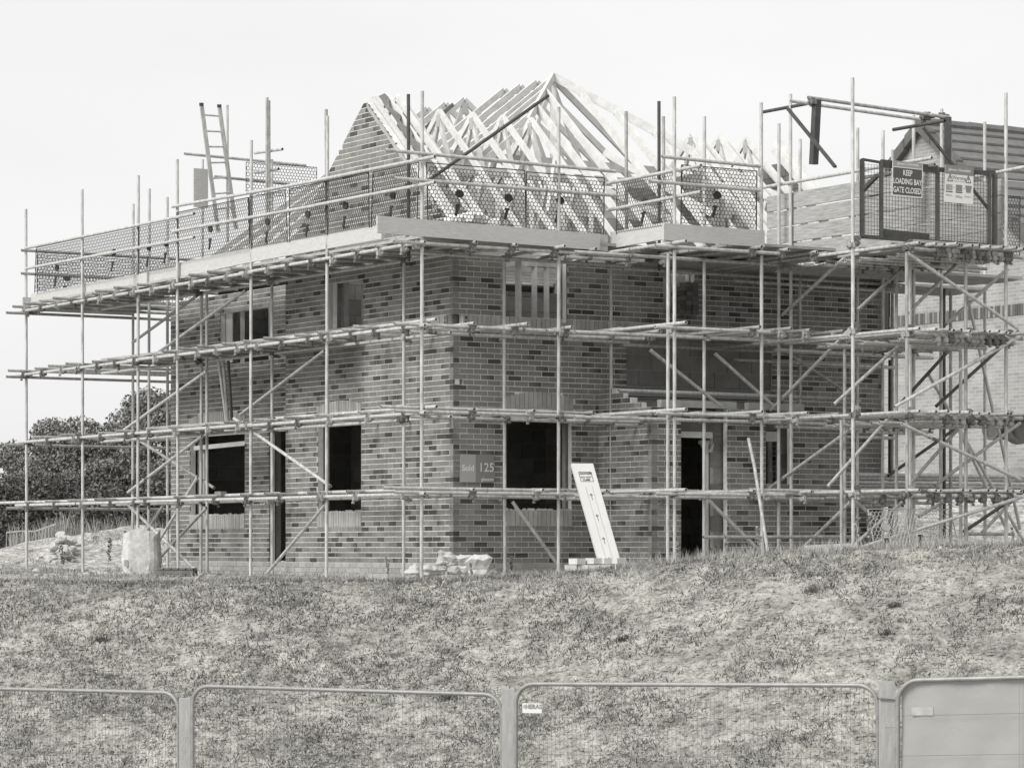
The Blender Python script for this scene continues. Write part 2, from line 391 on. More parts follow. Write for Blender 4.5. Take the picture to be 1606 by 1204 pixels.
# pale bricks below the damp course
pb = MB(); pm = MB()
for O, sd, n, s0, s1 in ((W(0,0), Rv, -Lv, 0, 7.6), (W(0,0), Lv, -Rv, 0, 4.92), (W(0,RB), Lv, -Rv, 4.92, AE), (W(BAYA,0), Rv, -Lv, B0, B1), (W(0,B0), Lv, -Rv, BAYA, 0)):
    w = Wall(O, sd, n, s0, s1, -4, 0); 
    for (p, q, z, t) in lay(w, ta=lambda: (random.uniform(.32,.42),)*2):
        pb.obox(w.P((p+q)/2, z, .002), sd*((q-p)/2), n*.009, UP*.0325, (t[0],)*8)
    pm.hexa([w.P(s0, zc(-5), -.1), w.P(s1, zc(-5), -.1), w.P(s1, zc(-5)), w.P(s0, zc(-5)), w.P(s0, Z0-.002, -.1), w.P(s1, Z0-.002, -.1), w.P(s1, Z0-.002), w.P(s0, Z0-.002)], [1]*8)
fo = pm.build('footing', 'mortar', house); pb.build('footing_brickwork', 'pale_brick', fo, kind='stuff')
# soldier courses, sills and arches of pale upright bricks
def soldiers(name, w, s0, s1, k0, curve=None, parent=house, skip=None, h=.215):
    mb = MB(); mm = MB(); x = s0
    n = max(1, round((s1-s0)/.075)); st = (s1-s0)/n
    for i in range(n):
        c = s0+st*(i+.5)
        if skip and skip(c): continue
        dz = curve(c) if curve else 0; t = random.uniform(.33, .43); tt = t*random.uniform(.9, 1.1)
        mb.obox(w.P(c, zc(k0)+.005+h/2+dz, random.uniform(-.001,.003)), w.sd*(st/2-.0045), w.n*.011, UP*(h/2), (t,t,t,t,tt,tt,tt,tt))
        mm.obox(w.P(c, zc(k0)+.1125+dz, -.052), w.sd*(st/2+.0003), w.n*.052, UP*(.1125), [1]*8)
    o = mb.build(name, 'pale_brick', parent, kind='stuff'); mm.build('backing', 'mortar', parent, kind=None)
    return o
soldiers('soldier_course', front, .16, 7.6, 43)
soldiers('soldier_course', gable, .20, 4.92, 43)
soldiers('soldier_course', recess, 4.93, ru0, 43)
soldiers('soldier_course', recess, ru1, AE, 43)
soldiers('window_sill', front, bu(794,0), bu(897,0), 7)
soldiers('window_sill', gable, gb0, gb1, 7)
soldiers('window_sill', recess, ra0, ra1, 7)
par = lambda c, hw, r: (lambda s: r*(1-((s-c)/hw)**2))
soldiers('window_arch', front, cL-hL, cL+hL, 28, par(cL, hL, .09))
soldiers('window_arch', gable, gb0, gb1, 28, par((gb0+gb1)/2, (gb1-gb0)/2, .06))
soldiers('window_arch', recess, ra0-.02, ra1+.02, 28, par((ra0+ra1)/2, (ra1-ra0)/2+.02, .09))
# perforated cut bricks beside the hole at the corner, damp course strips, white arch formers
for w, s in ((front, .165), (gable, .165)):
    mb = MB(); mb.obox(w.P(s+.03, zc(43)+.1125, .004), w.sd*.034, w.n*.014, UP*.108, (.3,)*8); o = mb.build('cut_brick', 'pale_brick', house)
    mb = MB()
    for dz in (.05, .115, .18): mb.tube(w.P(s+.03, zc(43)+dz, .0), w.P(s+.03, zc(43)+dz, .0195), .017, 8, hollow=False)
    mb.build('hole', 'print_black', o)
for w, c, hw, r in ((front, cL, hL, .10), (recess, (ra0+ra1)/2, (ra1-ra0)/2, .09)):
    mb = MB(); n = 14
    for i in range(n):
        x0, x1 = c-hw+2*hw*i/n, c-hw+2*hw*(i+1)/n; f = par(c, hw, r); z0 = zc(28)-.075
        mb.hexa([w.P(x0,z0,-.1), w.P(x1,z0,-.1), w.P(x1,z0,-.02), w.P(x0,z0,-.02), w.P(x0,zc(28)-.01+f(x0),-.1), w.P(x1,zc(28)-.01+f(x1),-.1), w.P(x1,zc(28)-.01+f(x1),-.02), w.P(x0,zc(28)-.01+f(x0),-.02)], [1]*8)
    mb.build('arch_former', 'white_board', house)
# inner leaf and inner walls of concrete blocks
def blockwall(O, sd, n, s0, s1, k0, k1, holes=(), single=False, lim=None, th=.1, tm=1.0):
    w = Wall(O, sd, n, s0, s1, k0, k1, th=th, holes=list(holes), lim=lim); mm = MB()
    mortar(w, mm); mo = mm.build('block_wall', 'block_mortar', house)
    mb = MB()
    for k in range(k0, k1, 3):
        for a, b in w.intervals(zc(k)+.11):
            off = 0 if (k//3) % 2 else .225; x = math.floor((a-off)/.45)*.45+off
            while x < b:
                p, q = max(x, a), min(x+.44, b)
                if q-p > .04:
                    t = random.uniform(.17, .24)*tm; h = min(3, k1-k)*CH-.01
                    one = MB() if single else mb
                    one.obox(w.P((p+q)/2, zc(k)+.005+h/2, .0), sd*((q-p)/2), n*.012, UP*(h/2), (t,)*8)
                    if single: one.build('block', 'block_tone', mo)
                x += .45
    if not single: mb.build('blockwork', 'block_tone', mo, kind='stuff')
    return w
mat('block_tone', .98, .95, .2, 4, bump=.5, bscale=50, attr=True)
IL = .16
upw = rect(bu(793,0), bu(890,0), 46, 60)
lw = rect(bu(794,0), bu(897,0), 9, 29)
blockwall(W(IL,0), Rv, -Lv, .1, 2.62, 0, 57, [upw, lw], th=.1)
blockwall(W(.05,0), Rv, -Lv, 2.62, bu(1212,0)+.25, 34, 43, single=True)
blockwall(W(IL,0), Rv, -Lv, 2.62, 7.5, 43, 57, [rect(bu(1040,0), bu(1089,0)+.02, 48, 60)])
blockwall(W(IL,0), Rv, -Lv, bu(1212,0)+.1, 7.5, 0, 43)
blockwall(W(0,IL), Lv, -Rv, .26, 4.9, 0, 57, [rect(gb0, gb1+.1, 9, 29), rect(gu0-.03, gu1-.2, 46, 56)])
blockwall(W(0,RB+IL), Lv, -Rv, 4.9, AE-.1, 0, 57, [rect(ra0-.05, ra1-.1, 9, 29), rect(rd0-.1, rd1+.1, 0, 28), rect(ru0, ru1-.12, 42, 55)])
# rear and right walls (seen through the openings and past the corners)
blockwall(W(AE-.1,0), Rv, -Lv, RB+.1, 7.5, 0, 57)
rg = Wall(W(0,7.6), Lv, Rv, 0, AE, 0, 57); mb = MB(); mortar(rg, mb); ro = mb.build('brick_wall', 'mortar', house); mb = MB()
for (p, q, z, t) in lay(rg): mb.obox(rg.P((p+q)/2, z, 0), rg.sd*((q-p)/2), rg.n*.008, UP*.0325, (t[0],)*8)
mb.build('brickwork', 'brick', ro, kind='stuff')
# spandrel walls standing up among the trusses
ROOFZ = lambda b: 4.3 + .74*min(b, 8.16-b)
def splim(z): return (0.6, AE-.4) if z < 5.2 else (.6+(z-5.2)*1.2, AE-.4)
blockwall(W(0,5.0), Lv, -Rv, .5, AE-.4, 57, 78, lim=splim)
blockwall(W(3.2,0), Rv, -Lv, .4, 7.4, 0, 55, tm=1.3)         # room partitions; paler block tone stands in for light indoors
blockwall(W(0,3.6), Lv, -Rv, .3, AE-.3, 0, 34, tm=1.3)  # indoor light put into the tone of these blocks too
rgl = lambda z: (max(0, 2.46-(6.4-z)/.84), 2.46+(6.4-z)/.84)
blockwall(W(0,7.5), Lv, -Rv, 0, 5, 57, 84, lim=rgl)
mb = MB(); c = W((AE+.3)/2, 3.9, 2.62); mb.obox(c, Lv*((AE-.7)/2), Rv*3.45, UP*.12); mb.build('first_floor', 'felt', house)
mb = MB(); mb.obox(W((AE+5.0)/2-.1, 3.9, 4.22), Lv*((AE-5.4)/2), Rv*3.3, UP*.012); mb.build('added_shade_deck', 'board', house)  # added deck, hardly seen, keeps sky light out of the rear upper room
mb = MB(); mb.obox(W((AE+.3)/2, 3.9, -.28), Lv*((AE-.7)/2), Rv*3.45, UP*.06); mb.build('ground_floor', 'concrete', house)
mb = MB(); mb.obox(W(-.6, (B0+B1)/2, -.28), Lv*.6, Rv*1.5, UP*.06); mb.build('ground_floor', 'concrete', house)
# bay inner leaf and steel beams, lintels
blockwall(W(BAYA+IL,0), Rv, -Lv, B0+.12, B1-.1, 0, 28, [rect(bu(1068,BAYA)-.02, bu(1125,BAYA), 0, 26), rect(bu(1201,BAYA), bu(1234,BAYA), 15, 26)])
blockwall(W(0,B1-.1), Lv, -Rv, BAYA+.2, 0, 0, 29)
for z0, z1, d in ((2.19, 2.335, 0), (2.04, 2.175, .01)):
    mb = MB(); s0, s1 = 2.62, bu(1217,0)
    for zz, hh, dd in ((z0+.008, .008, .055), ((z0+z1)/2, (z1-z0)/2, .006), (z1-.008, .008, .055)):
        mb.obox(front.P((s0+s1)/2, zz, -.03-d), Rv*((s1-s0)/2), Lv*dd, UP*hh)
    mb.build('steel_beam', 'paint_mid', house)
for u0, u1 in ((1038, 1156), (1175, 1262)):
    mb = MB(); s0, s1 = bu(u0, BAYA), bu(u1, BAYA); mb.obox(bay.P((s0+s1)/2, zc(29)+.055, -.06), Rv*((s1-s0)/2), Lv*.052, UP*.05)
    mb.build('concrete_lintel', 'concrete', house)
# frames and timbers in the openings
def bars(name, m, lst, parent=house, **k):
    for p, q, w, h in lst:
        mb = MB(); mb.bar(p, q, w, h); mb.build(name, m, parent, **k)
X = lambda w, u, z, d: None
blockwall(W(1.0,0), Rv, -Lv, 2.8, 5.0, 43, 57)
# upper left opening
P = recess.P
bars('window_frame', 'timber_new', [(P(ru1-.02, 2.98, -.06), P(ru1-.02, 3.80, -.06), .05, .05)])
mb = MB(); s0 = au(357, RB); mb.obox(P((ru1+s0)/2, 3.4, -.09), Lv*((ru1-s0)/2), Rv*.01, UP*.42); mb.build('cavity_board', 'white_board', house)
bars('window_frame', 'timber_new', [(P(au(u,RB), 2.95, -.12), P(au(u,RB), 3.78, -.12), .07, .07) for u in (370, 417)]+[(P(au(366,RB), 3.80, -.12), P(au(421,RB), 3.80, -.12), .07, .06)])
bars('window_frame', 'timber_new', [(P(au(421,RB)-.01, 2.95, -.05), P(au(421,RB)-.01, 3.84, -.05), .05, .09)])
# lower left opening
bars('window_frame', 'timber_new', [(P(au(310,RB), .55, -.08), P(au(310,RB), 1.62, -.08), .05, .09), (P(au(302,RB), 1.64, -.05), P(ra0+.0, 1.67, -.05), .06, .07)])
# gable upper opening
P = gable.P
bars('window_frame', 'timber_new', [(P(au(520,0), 3.26, -.06), P(au(520,0), 3.95, -.06), .07, .06)])
blockwall(W(gu1-.06,0), Rv, -Lv, .10, 2.4, 43, 56, tm=3)  # much paler block tone paints this shaded wall as if lit
# front upper opening: props and posts
P = front.P
bars('window_post', 'timber_new', [(P(bu(820,0), 3.25, -.12), P(bu(820,0), 4.05, -.12), .05, .09), (P(bu(885,0), 3.19, .0), P(bu(885,0), 4.05, .0), .07, .05)])
for u in (838, 857):
    mb = MB(); mb.bar(W(.9, bu(u,.9), 2.75), W(.9, bu(u,.9), 4.1), .08, .08); mb.bar(W(.9, bu(u,.9)-.15, 4.1), W(.9, bu(u,.9)+.15, 4.1), .09, .08); mb.build('roof_prop', 'timber_new', house)
# front second opening
bars('window_post', 'timber_new', [(P(bu(1066,0), 3.75, -.16), P(bu(1066,0), 4.02, -.16), .12, .04), (P(bu(1076,0), 3.78, -.18), P(bu(1076,0), 4.02, -.18), .14, .04)])
# bay openings
P = bay.P
bars('door_head', 'timber_new', [(P(bu(1068,BAYA), 1.60, -.12), P(bu(1123,BAYA), 1.60, -.12), .08, .085)])
mb = MB(); s0, s1 = bu(1068,BAYA), bu(1124,BAYA); mb.obox(P((s0+s1)/2, 1.80, -.14), Rv*((s1-s0)/2), Lv*.05, UP*.155, (.13,)*8); mb.build('lintel_block', 'block_tone', house)
bars('window_head', 'timber_new', [(P(bu(1201,BAYA), 1.60, -.10), P(bu(1227,BAYA), 1.60, -.10), .08, .14)])
mb = MB(); s0, s1 = bu(1201,BAYA), bu(1230,BAYA); mb.obox(P((s0+s1)/2, 1.80, -.12), Rv*((s1-s0)/2), Lv*.04, UP*.12, (.12,)*8); mb.build('lintel_block', 'block_tone', house)
bars('window_frame', 'timber_new', [(P(bu(1239,BAYA), .92, -.02), P(bu(1239,BAYA), 1.97, -.02), .07, .06)])
# stack of loose bricks standing in the second upper opening
for i, (u, v) in enumerate([(u, v) for v in range(7) for u in range(3)]):
    if v == 6 and u == 0: continue
    mb = MB(); t = random.uniform(.09, .16); c = W(.06+random.uniform(-.02,.02), bu(1066,0)+.03+.108*u+random.uniform(-.01,.01), zc(48)+.034+.068*v)
    mb.obox(c, Rv*.051, Lv*.105, UP*.032, (t,)*8); mb.build('loose_brick', 'brick', None, origin=c, label='loose brick in the right upper window, %s row of the pile, %s' % (('bottom', 'second', 'third', 'fourth', 'fifth', 'sixth', 'top')[v], ('left', 'middle', 'right')[u]), category='brick', group='bricks stacked in the upper window opening')
# ------------------------------------------------------------------ roof timbers
ZE = 4.32
def member(mb, p, q, d=.10, w=.042): mb.bar(p, q, w, d)
def truss(pt, half_l, half_r, zr, ze, webs=True, only=None):
    """pt(s,z): point in the truss plane, s from the ridge"""
    t = MB(); n = MB()
    member(t, pt(-half_l, ze), pt(half_r, ze))
    if webs:
        for f in (.33,):
            for s_, hh in ((-1, half_l), (1, half_r)):
                member(t, pt(s_*hh*f, ze), pt(s_*hh*.5, ze+(zr-ze)*.5-.05), .07)
                member(t, pt(s_*hh*f, ze), pt(0, zr-.12), .07); member(t, pt(s_*hh*.66, ze), pt(s_*hh*.66, ze+(zr-ze)*.34-.05), .07)
    tr = t.build('roof_truss', 'timber_truss', house)
    for s_, hh in ((-1, half_l), (1, half_r)):
        r = MB(); e = .06; sl = (zr-ze)/hh
        member(r, pt(0, zr-.03), pt(s_*(hh+e), ze-sl*e-.03), .092); r.build('rafter', 'timber_truss', tr)
    pl = MB()
    for sg in (-1, 1): pl.obox(pt(0, zr-.17)+((pt(1,0)-pt(0,0)).cross(UP)).normalized()*.024*sg, (pt(1,0)-pt(0,0))*.055, (pt(1,0)-pt(0,0)).cross(UP)*.0015, UP*.09)
    pl.build('nail_plate', 'nail_plate', tr)
mat('nail_plate', .5, .4, .15, 60, metal=.5, stretch=(1,1,6))
ZR2 = 6.47
for b in (.22, .72, 1.25, 1.82, 2.35, 2.85, 5.82, 6.35, 6.88):       # side gables: ridge runs along b
    truss(lambda s, z, b=b: W(2.46+s, b, z), 2.46, 2.46, ZR2, ZE)
HB, HA, HZ = 4.02, 3.64, 7.34
for a in (HA+.02, 4.12, 4.6, 5.08, 6.3, 6.9, 7.5, 8.1, 8.7, 9.2):          # main roof: ridge runs back along a
    if a > 7.6: continue
    truss(lambda s, z, a=a: W(a, HB+s, z), HB-.1, 7.9-HB, HZ, ZE)
for a in (7.9, 8.5, 9.1):
    truss(lambda s, z, a=a: W(a, 3.4+s, z), 3.3, 3.6, 6.6, ZE)
# hip end
for e, nm in ((W(2.55, 2.86, 6.42), 'hip_rafter'), (W(1.2, 6.75, 5.3), 'hip_rafter')):
    mb = MB(); mb.bar(W(HA, HB, HZ), e if nm else e, .045, .13); mb.build('hip_rafter', 'timber_truss', house)
sl = (HZ-ZE)/HA
for i, b in enumerate([3.25, 3.65, 4.35, 4.75, 5.2, 5.65, 6.05, 6.5, 6.95, 7.4]):
    at = HA*(1-abs(b-HB)/4.05); at = min(HA-.05, max(at, .3))
    if at < 2.4 and (b < 3.1 or b > 5.7): at = 2.44 if not .3 < b < 3 else at
    mb = MB(); mb.bar(W(at, b, ZE+sl*at-.03), W(-.08, b, ZE-sl*.08-.03), .042, .12); mb.build('rafter', 'timber_truss', house)
for i, k in enumerate((.32, .64, .96, 1.3)):     # left jacks meeting the hip
    b = HB-k*1.1; a = HA-k; z = HZ-k*sl
    mb = MB(); mb.bar(W(a, b, z-.03), W(a, .0, ZE-.1), .042, .11); mb.build('rafter', 'timber_truss', house)
for a, z in ((1.7, 5.15), (1.65, 5.0), (3.0, 5.9), (2.1, 5.55)):
    mb = MB(); mb.bar(W(a, .3, z), W(a, 7.6, z), .04, .14); mb.build('binder', 'timber_truss', house)
for p, q in ((W(.8, 5.0, 5.0), W(2.2, 4.0, 6.0)), (W(.9, 5.9, 4.9), W(2.2, 5.0, 5.9)), (W(.7, 2.0, 4.8), W(2.6, 3.4, 6.1)), (W(1.2, 3.3, 5.3), W(.7, 4.7, 4.7)), (W(HA, HB, 4.4), W(HA, HB, HZ-.1)), (W(2.9, 3.0, 4.4), W(2.9, 3.0, 6.6))):
    mb = MB(); mb.bar(p, q, .045, .1); mb.build('roof_brace', 'timber_truss', house)
# right-hand long ladder boards of the gable verge
for dz, b in ((0, 7.45),):
    mb = MB(); mb.bar(W(2.46, b, ZR2), W(-.35, b, ZE-.15), .04, .15); mb.build('verge_rafter', 'timber_truss', house)
# gable verge boards and torn felt on the left gable
for b, m_, dz in ((.14, 'timber_new', .02), (.36, 'timber_truss', .06), (.52, 'timber_truss', .09)):
    for sg in (-1, 1):
        mb = MB(); mb.bar(W(2.46, b, APX+dz), W(2.46+sg*2.5, b, APX+dz-2.5*.84), .045, .10); mb.build('verge_rafter', m_, house)
mb = MB(); n = 26; prev = None
for i in range(n+1):
    s = -.02-2.25*i/n; w1 = .10+.05*math.sin(i*1.7)+random.uniform(-.015,.015); zz = APX+.03+s*.84
    cur = (W(2.46+s, .2, zz+.05+random.uniform(-.01,.02)), W(2.46+s, .2+w1, zz+.085+random.uniform(-.01,.02)))
    if prev: mb.quad(prev[0], cur[0], cur[1], prev[1])
    prev = cur
mb.build('felt_strip', 'felt', house)
mb = MB(); prev = None
for i in range(n+1):
    s = -.05-1.9*i/n; zz = APX-.02+s*.84
    cur = (W(2.46+s, -.012, zz+.02), W(2.46+s, -.012, zz-.05-random.uniform(0,.03)))
    if prev: mb.quad(prev[0], cur[0], cur[1], prev[1])
    prev = cur
mb.build('mortar_bed', 'concrete', house)
mb = MB(); mb.bar(W(6.2, .9, 4.9), W(6.2, 3.75, 7.2), .03, .06); mb.build('felt_roll', 'felt', house)
# coping board along the right part of the front wall plate
mb = MB(); mb.bar(W(-.02, 5.0, zc(57)+.03), W(-.02, 7.6, zc(57)+.03), .12, .03); mb.build('wall_plate', 'timber_new', house)
mb = MB(); mb.bar(W(.05, 0, zc(57)+.03), W(.05, 5.0, zc(57)+.03), .1, .05); mb.build('wall_plate', 'timber_new', house)
# mineral wool bulging at the corner
mb = MB()
for i in range(26):
    c = W(-.55+random.uniform(-.12,.12), -.45+i*.028, 4.42+.1*math.sin(i/26*math.pi)); r = random.uniform(.05,.1)
    mb.obox(c, (r, random.uniform(-.03,.03), .01), (0, r, .02), (.01, 0, r*.6))
mb.build('insulation_roll', 'insulation', None, smooth=False, origin=W(-.5, -.1, 4.4), label='torn pale insulation wool lying on the corner of the top scaffold deck', category='insulation')
# ------------------------------------------------------------------ scaffolding
WO, WI = 1.2524, .30
sc = thing('scaffold', 'long galvanised tube scaffold wrapped round the left and front walls of the unfinished brick house', 'scaffold', W(-WO, -WO, -.43))
lb = thing('loading_tower', 'braced tube tower carrying the boarded loading bay right of the house front', 'scaffold tower', W(-4.716, 4.515, -.2))
def tb(p, q, name, par=None, m='steel_light', r=.0242):
    s = MB(); s.tube(p, q, r, 12); return s.build(name, m, par or sc, smooth=False)
def smooth_all(o):
    return o
# coupler: two bands and bolts, shared mesh
def coupler_mesh():
    s = MB(); K = 1.18
    for ax, c in ((Vector((0,0,1)), Vector((0,0,0))), (Vector((1,0,0)), Vector((0,.052,0)))):
        s.tube(c-ax*.027, c+ax*.027, .0335, 8, hollow=False)
        o = ax.cross(Vector((0,1,0)))
        s.obox(c+o*.036, ax*.022, o*.014, (0,.022,0)); s.tube(c+o*.045-Vector((0,.03,0)), c+o*.045+Vector((0,.055,0)), .009, 5, hollow=False)
        s.obox(c+o*.045+Vector((0,.05,0)), ax*.014, o*.014, (0,.012,0))
        s.obox(c-o*.036, ax*.024, o*.012, (0,.016,0))
    s.obox((0,.026,0), (.02,0,0), (0,.012,0), (0,0,.02))
    s.v = [(x*K, y*K, z*K) for x, y, z in s.v]
    return tonemesh('coupler', s, 'rust_clip')
CPM = coupler_mesh(); NC = {}; CPM2 = CPM.copy(); CPM2.materials.clear(); CPM2.materials.append(MATS['steel_mid'])
def coupler(p, ang, par=None, tilt=0):
    par = par or sc; NC[par.name] = NC.get(par.name, 0)+1
    if NC[par.name] > 290: return
    place(random.choice((CPM, CPM2)), 'coupler', p, par, (random.choice((0, math.pi)) if tilt == 0 else tilt, 0, ang+random.choice((0, math.pi))))
AR, AL_ = math.atan2(Rv.y, Rv.x), math.atan2(Lv.y, Lv.x)
G = -.45
def gzp(p): return float(gz(p.x, p.y))
def std(a, b, top, base=None, name='standard', m='steel_light', par=None, dx=0, foot=True):
    p = W(a, b); z0 = gzp(p)-.02 if base is None else base
    lean = random.uniform(-.015, .015)
    tb(W(a, b, z0), W(a+random.uniform(-.01,.01), b+lean, top), name, par, m)
    if base is None and foot:
        mb = MB(); mb.obox(W(a, b, z0+.03), Rv*.22, Lv*.11, UP*.018); mb.build('sole_board', 'board', par or sc)
def topz(u, v, a=None, b=None):
    p = W(a, bu(u, a)) if a is not None else W(au(u, b), b); return zv(v, p.y)
LV = [.73, 1.80, 2.95, 4.03]
# left outer row
LU = {42: 328, 130: 297, 216: 275, 279: 250, 393: 220, 512: 182, 661: 143}
for u, v in LU.items():
    a = au(u, -WO); std(-WO if False else a, -WO, topz(u, v, b=-WO))
tops_in = 4.02
LI = {233: 296, 263: 309, 315: None, 427: None, 633: None}
for u, v in LI.items():
    b = .15 if u < 270 else -WI+0; a = au(u, b) 
    std(a, b, topz(u, v, b=b) if v else tops_in)
std(au(325, -WI-.1), -WI-.1, 4.0)
AEN = au(42, -WO)
bE = bu(208, AEN); std(AEN, bE, topz(208, 320, a=AEN))
std(au(509,-WO)+.02, -WO+.05, topz(509, 171, b=-WO), base=4.2, m='steel_mid')
std(au(641,-WO+.35), -WO+.35, topz(641, 148, b=-WO+.35), base=3.9, m='steel_dark')
# front outer row
FO = {876: 168}
for u, v in FO.items(): std(-WO, bu(u, -WO), topz(u, v, a=-WO))
std(-WI, bu(792, -WI), 4.0); std(-WI, bu(959, -WI), 4.0)
std(-WO-.05, bu(983, -WO-.05), topz(983, 176, a=-WO), base=3.9, m='steel_mid')
BO = -2.74
std(BO, bu(1058, BO), topz(1060, 152, a=BO)); std(BO, bu(1195, BO), topz(1193, 161, a=BO))
std(BO+.35, bu(1047, BO+.35), 3.98)
std(-1.62, bu(1104, -1.62), topz(1107, 183, a=-1.62)); std(-1.62, bu(1221, -1.62), topz(1220, 194, a=-1.62))
std(-1.0, bu(1034, -1.0), topz(1034, 159, a=-1.0), base=3.9, m='steel_dark'); std(-.2, bu(1042, -.2), topz(1042, 183, a=-.2), base=3.9, m='steel_mid')
std(-.3, bu(1293, -.9), topz(1294, 222, a=-.3))
# ledgers and rails (a, b coordinates)
def rail(p, q, name, m='steel_light', ext=(.3, .3), par=None):
    p, q = Vector(p), Vector(q); d = (q-p).normalized()
    return tb(p-d*ext[0], q+d*ext[1], name, par, m)
OFF = .05
for i, z in enumerate(LV):
    # outer left in lapped lengths
    cuts = [AEN, au(216, -WO), au(393, -WO), 0-WO]
    for k in range(3):
        dz = random.uniform(-.012, .012)
        rail(W(cuts[k], -WO-OFF, z+dz), W(cuts[k+1], -WO-OFF, z+dz+random.uniform(-.01,.01)), 'ledger', ext=(.25 if k else .35, .18))
    rail(W(AEN-1.2, -WI+.02, z-.0), W(-.1, -WI+.02, z), 'ledger', m='steel_light' if i else 'steel_mid')
    bb = bu(960, -WO)
    rail(W(-WO-OFF, -WO, z+.012), W(-WO-OFF, 2.0, z+.01), 'ledger', ext=(.45, .2)); rail(W(-WO-OFF, 1.2, z-.05), W(-WO-OFF, bb, z-.045), 'ledger', ext=(.2, .5))
    rail(W(-WI-.05, -.3, z-.01), W(-WI-.05, bb, z-.02), 'ledger', ext=(.6, .9))
    b1, b2 = bu(1058, BO), bu(1195, BO)
    rail(W(BO-OFF, b1, z), W(BO-OFF, b2, z), 'ledger', ext=(.35, .35 if i != 2 else .1))
    rail(W(-1.62-OFF, b1, z-.02), W(-1.62-OFF, 6.6, z-.02), 'ledger', ext=(.9, .3))
    if i: rail(W(-WI-.05, 2.6, z-.06), W(-WI-.05, 7.7, z-.06), 'ledger', ext=(0, .5))
    # return towards the viewer beside the bay
    rail(W(-WO+.2, b1-.06, z+.05), W(BO, b1-.06, z+.05), 'ledger', ext=(.9, .35))
    # far end return
    rail(W(AEN+.05, -WO, z-.05), W(AEN+.05, bE, z-.05), 'ledger', ext=(.35, 1.2), m='steel_mid')
    for a, b, an in [(au(u, -WO), -WO, AL_) for u in LU]+[(-WO, bu(876, -WO), AR), (BO, b1, AR), (BO, b2, AR), (-WI, bu(792,-WI), AR), (-WI, bu(959,-WI), AR), (au(427,-WI), -WI, AL_), (au(633,-WI), -WI, AL_), (au(315,-WI), -WI, AL_), (-1.62, bu(1104,-1.62), AR), (-1.62, bu(1221,-1.62), AR)]:
        coupler(W(a, b, z), an)
# extra short and lapped tubes at the corner and on the lower lifts
for (a0, b0, a1, b1_, z) in ((-WO+.05, -WO-.45, -WO+.05, 1.4, 1.87), (-WO-.02, -1.7, -WO-.02, .6, .80), (-WO+.1, .7, -WO+.1, 3.6, .80), (2.2, -WO+.1, -.9, -WO+.1, .79), (2.8, -WO+.06, -1.4, -WO+.06, 1.88), (2.6, -WO+.08, -1.35, -WO+.08, 3.02),
                             (-1.3, 1.2, -1.3, 4.2, .80), (6, -WO+.06, 3, -WO+.06, .79), (9.5, -WO+.06, 5.5, -WO+.06, .79), (13, -WO+.06, 9.2, -WO+.06, .79), (BO+.02, 3.2, BO+.02, 4.6, .80), (-WO+.3, 2.2, -WO+.3, 5.2, 1.72)):
    rail(W(a0, b0, z), W(a1, b1_, z+random.uniform(-.01,.01)), 'ledger', ext=(.15,.15))
# transoms
def transom(p, q, m=None, par=None):
    d = (Vector(q)-Vector(p)).normalized()
    tb(Vector(p)-d*random.uniform(.04,.34), Vector(q)+d*random.uniform(.05,.3)-UP*random.uniform(-.012,.012), 'transom', par, m or random.choice(('steel_light','steel_light','steel_mid')))
n = 0
for i, z in enumerate(LV):
    st = [1.15, .95, .72, .62][i]
    a = -.9
    while a < AEN:
        far = a > 9.9
        transom(W(a, -WO-.06, z+.05), W(a, 1.3 if far else -.10, z+.05+random.uniform(-.01,.01)), m='steel_mid' if i == 3 and not far else None)
        coupler(W(a, -WO-OFF, z+.02), AL_, tilt=-math.pi/2)
        a += st*random.uniform(.85, 1.15)
    b = -.5
    while b < 2.9:
        transom(W(-WO-.06, b, z+.06), W(-.10, b+random.uniform(-.05,.05), z+.05)); coupler(W(-WO-OFF, b, z+.02), AR, tilt=-math.pi/2); b += st*random.uniform(.85, 1.15)
    b = 3.05
    while b < 4.6:
        transom(W(BO-.06, b, z+.05), W(-1.4 if i < 3 else -.15, b+random.uniform(-.05,.05), z+.05)); coupler(W(BO-OFF, b, z+.02), AR, tilt=-math.pi/2); b += st*random.uniform(.5, .9)
# guard rails
def guard(us, vs, b=None, a=None, **k):
    P = (lambda u, v: FB(u, v, b)) if b is not None else (lambda u, v: FA(u, v, a))
    return rail(P(us[0], vs[0]), P(us[1], vs[1]), 'guard_rail', **k)
bo = -WO-.05
guard((42, 300), (389, 336), b=bo, ext=(.05, .1)); guard((42, 300), (421, 373), b=bo, ext=(.05, .1))
guard((277, 512), (323, 281), b=bo, ext=(.15, .1)); guard((500, 661), (282.5, 250), b=bo-.03, ext=(.1, .35))
guard((277, 512), (362, 319.5), b=bo, ext=(.15, .1)); guard((500, 661), (321, 290), b=bo-.03, ext=(.1, .35))
ao = -WO-.05
guard((604, 965), (235.5, 269), a=ao, ext=(0, 0)); guard((618, 968), (279.5, 307), a=ao, ext=(0, 0))
bs = bu(1058, BO)-.08; b3 = bu(960, -WO)+.02
rail(W(-WO+.15, b3, 5.05), W(BO-.55, b3+.02, 5.07), 'guard_rail', ext=(0,0)); rail(W(-WO+.15, b3, 4.68), W(BO-.55, b3+.02, 4.72), 'guard_rail', ext=(0,0))
guard((1038, 1192), (245.5, 261), a=BO-.05, ext=(0, 0)); guard((1018, 1192), (284, 299), a=BO-.05, ext=(0, 0))
# far end guard rails
rail(W(AEN, -WO, 5.04), W(AEN, 2.6, 5.04), 'guard_rail', m='steel_mid', ext=(.1,.2)); rail(W(AEN, -WO, 4.65), W(AEN, 2.6, 4.65), 'guard_rail', m='steel_mid', ext=(.1,.2))
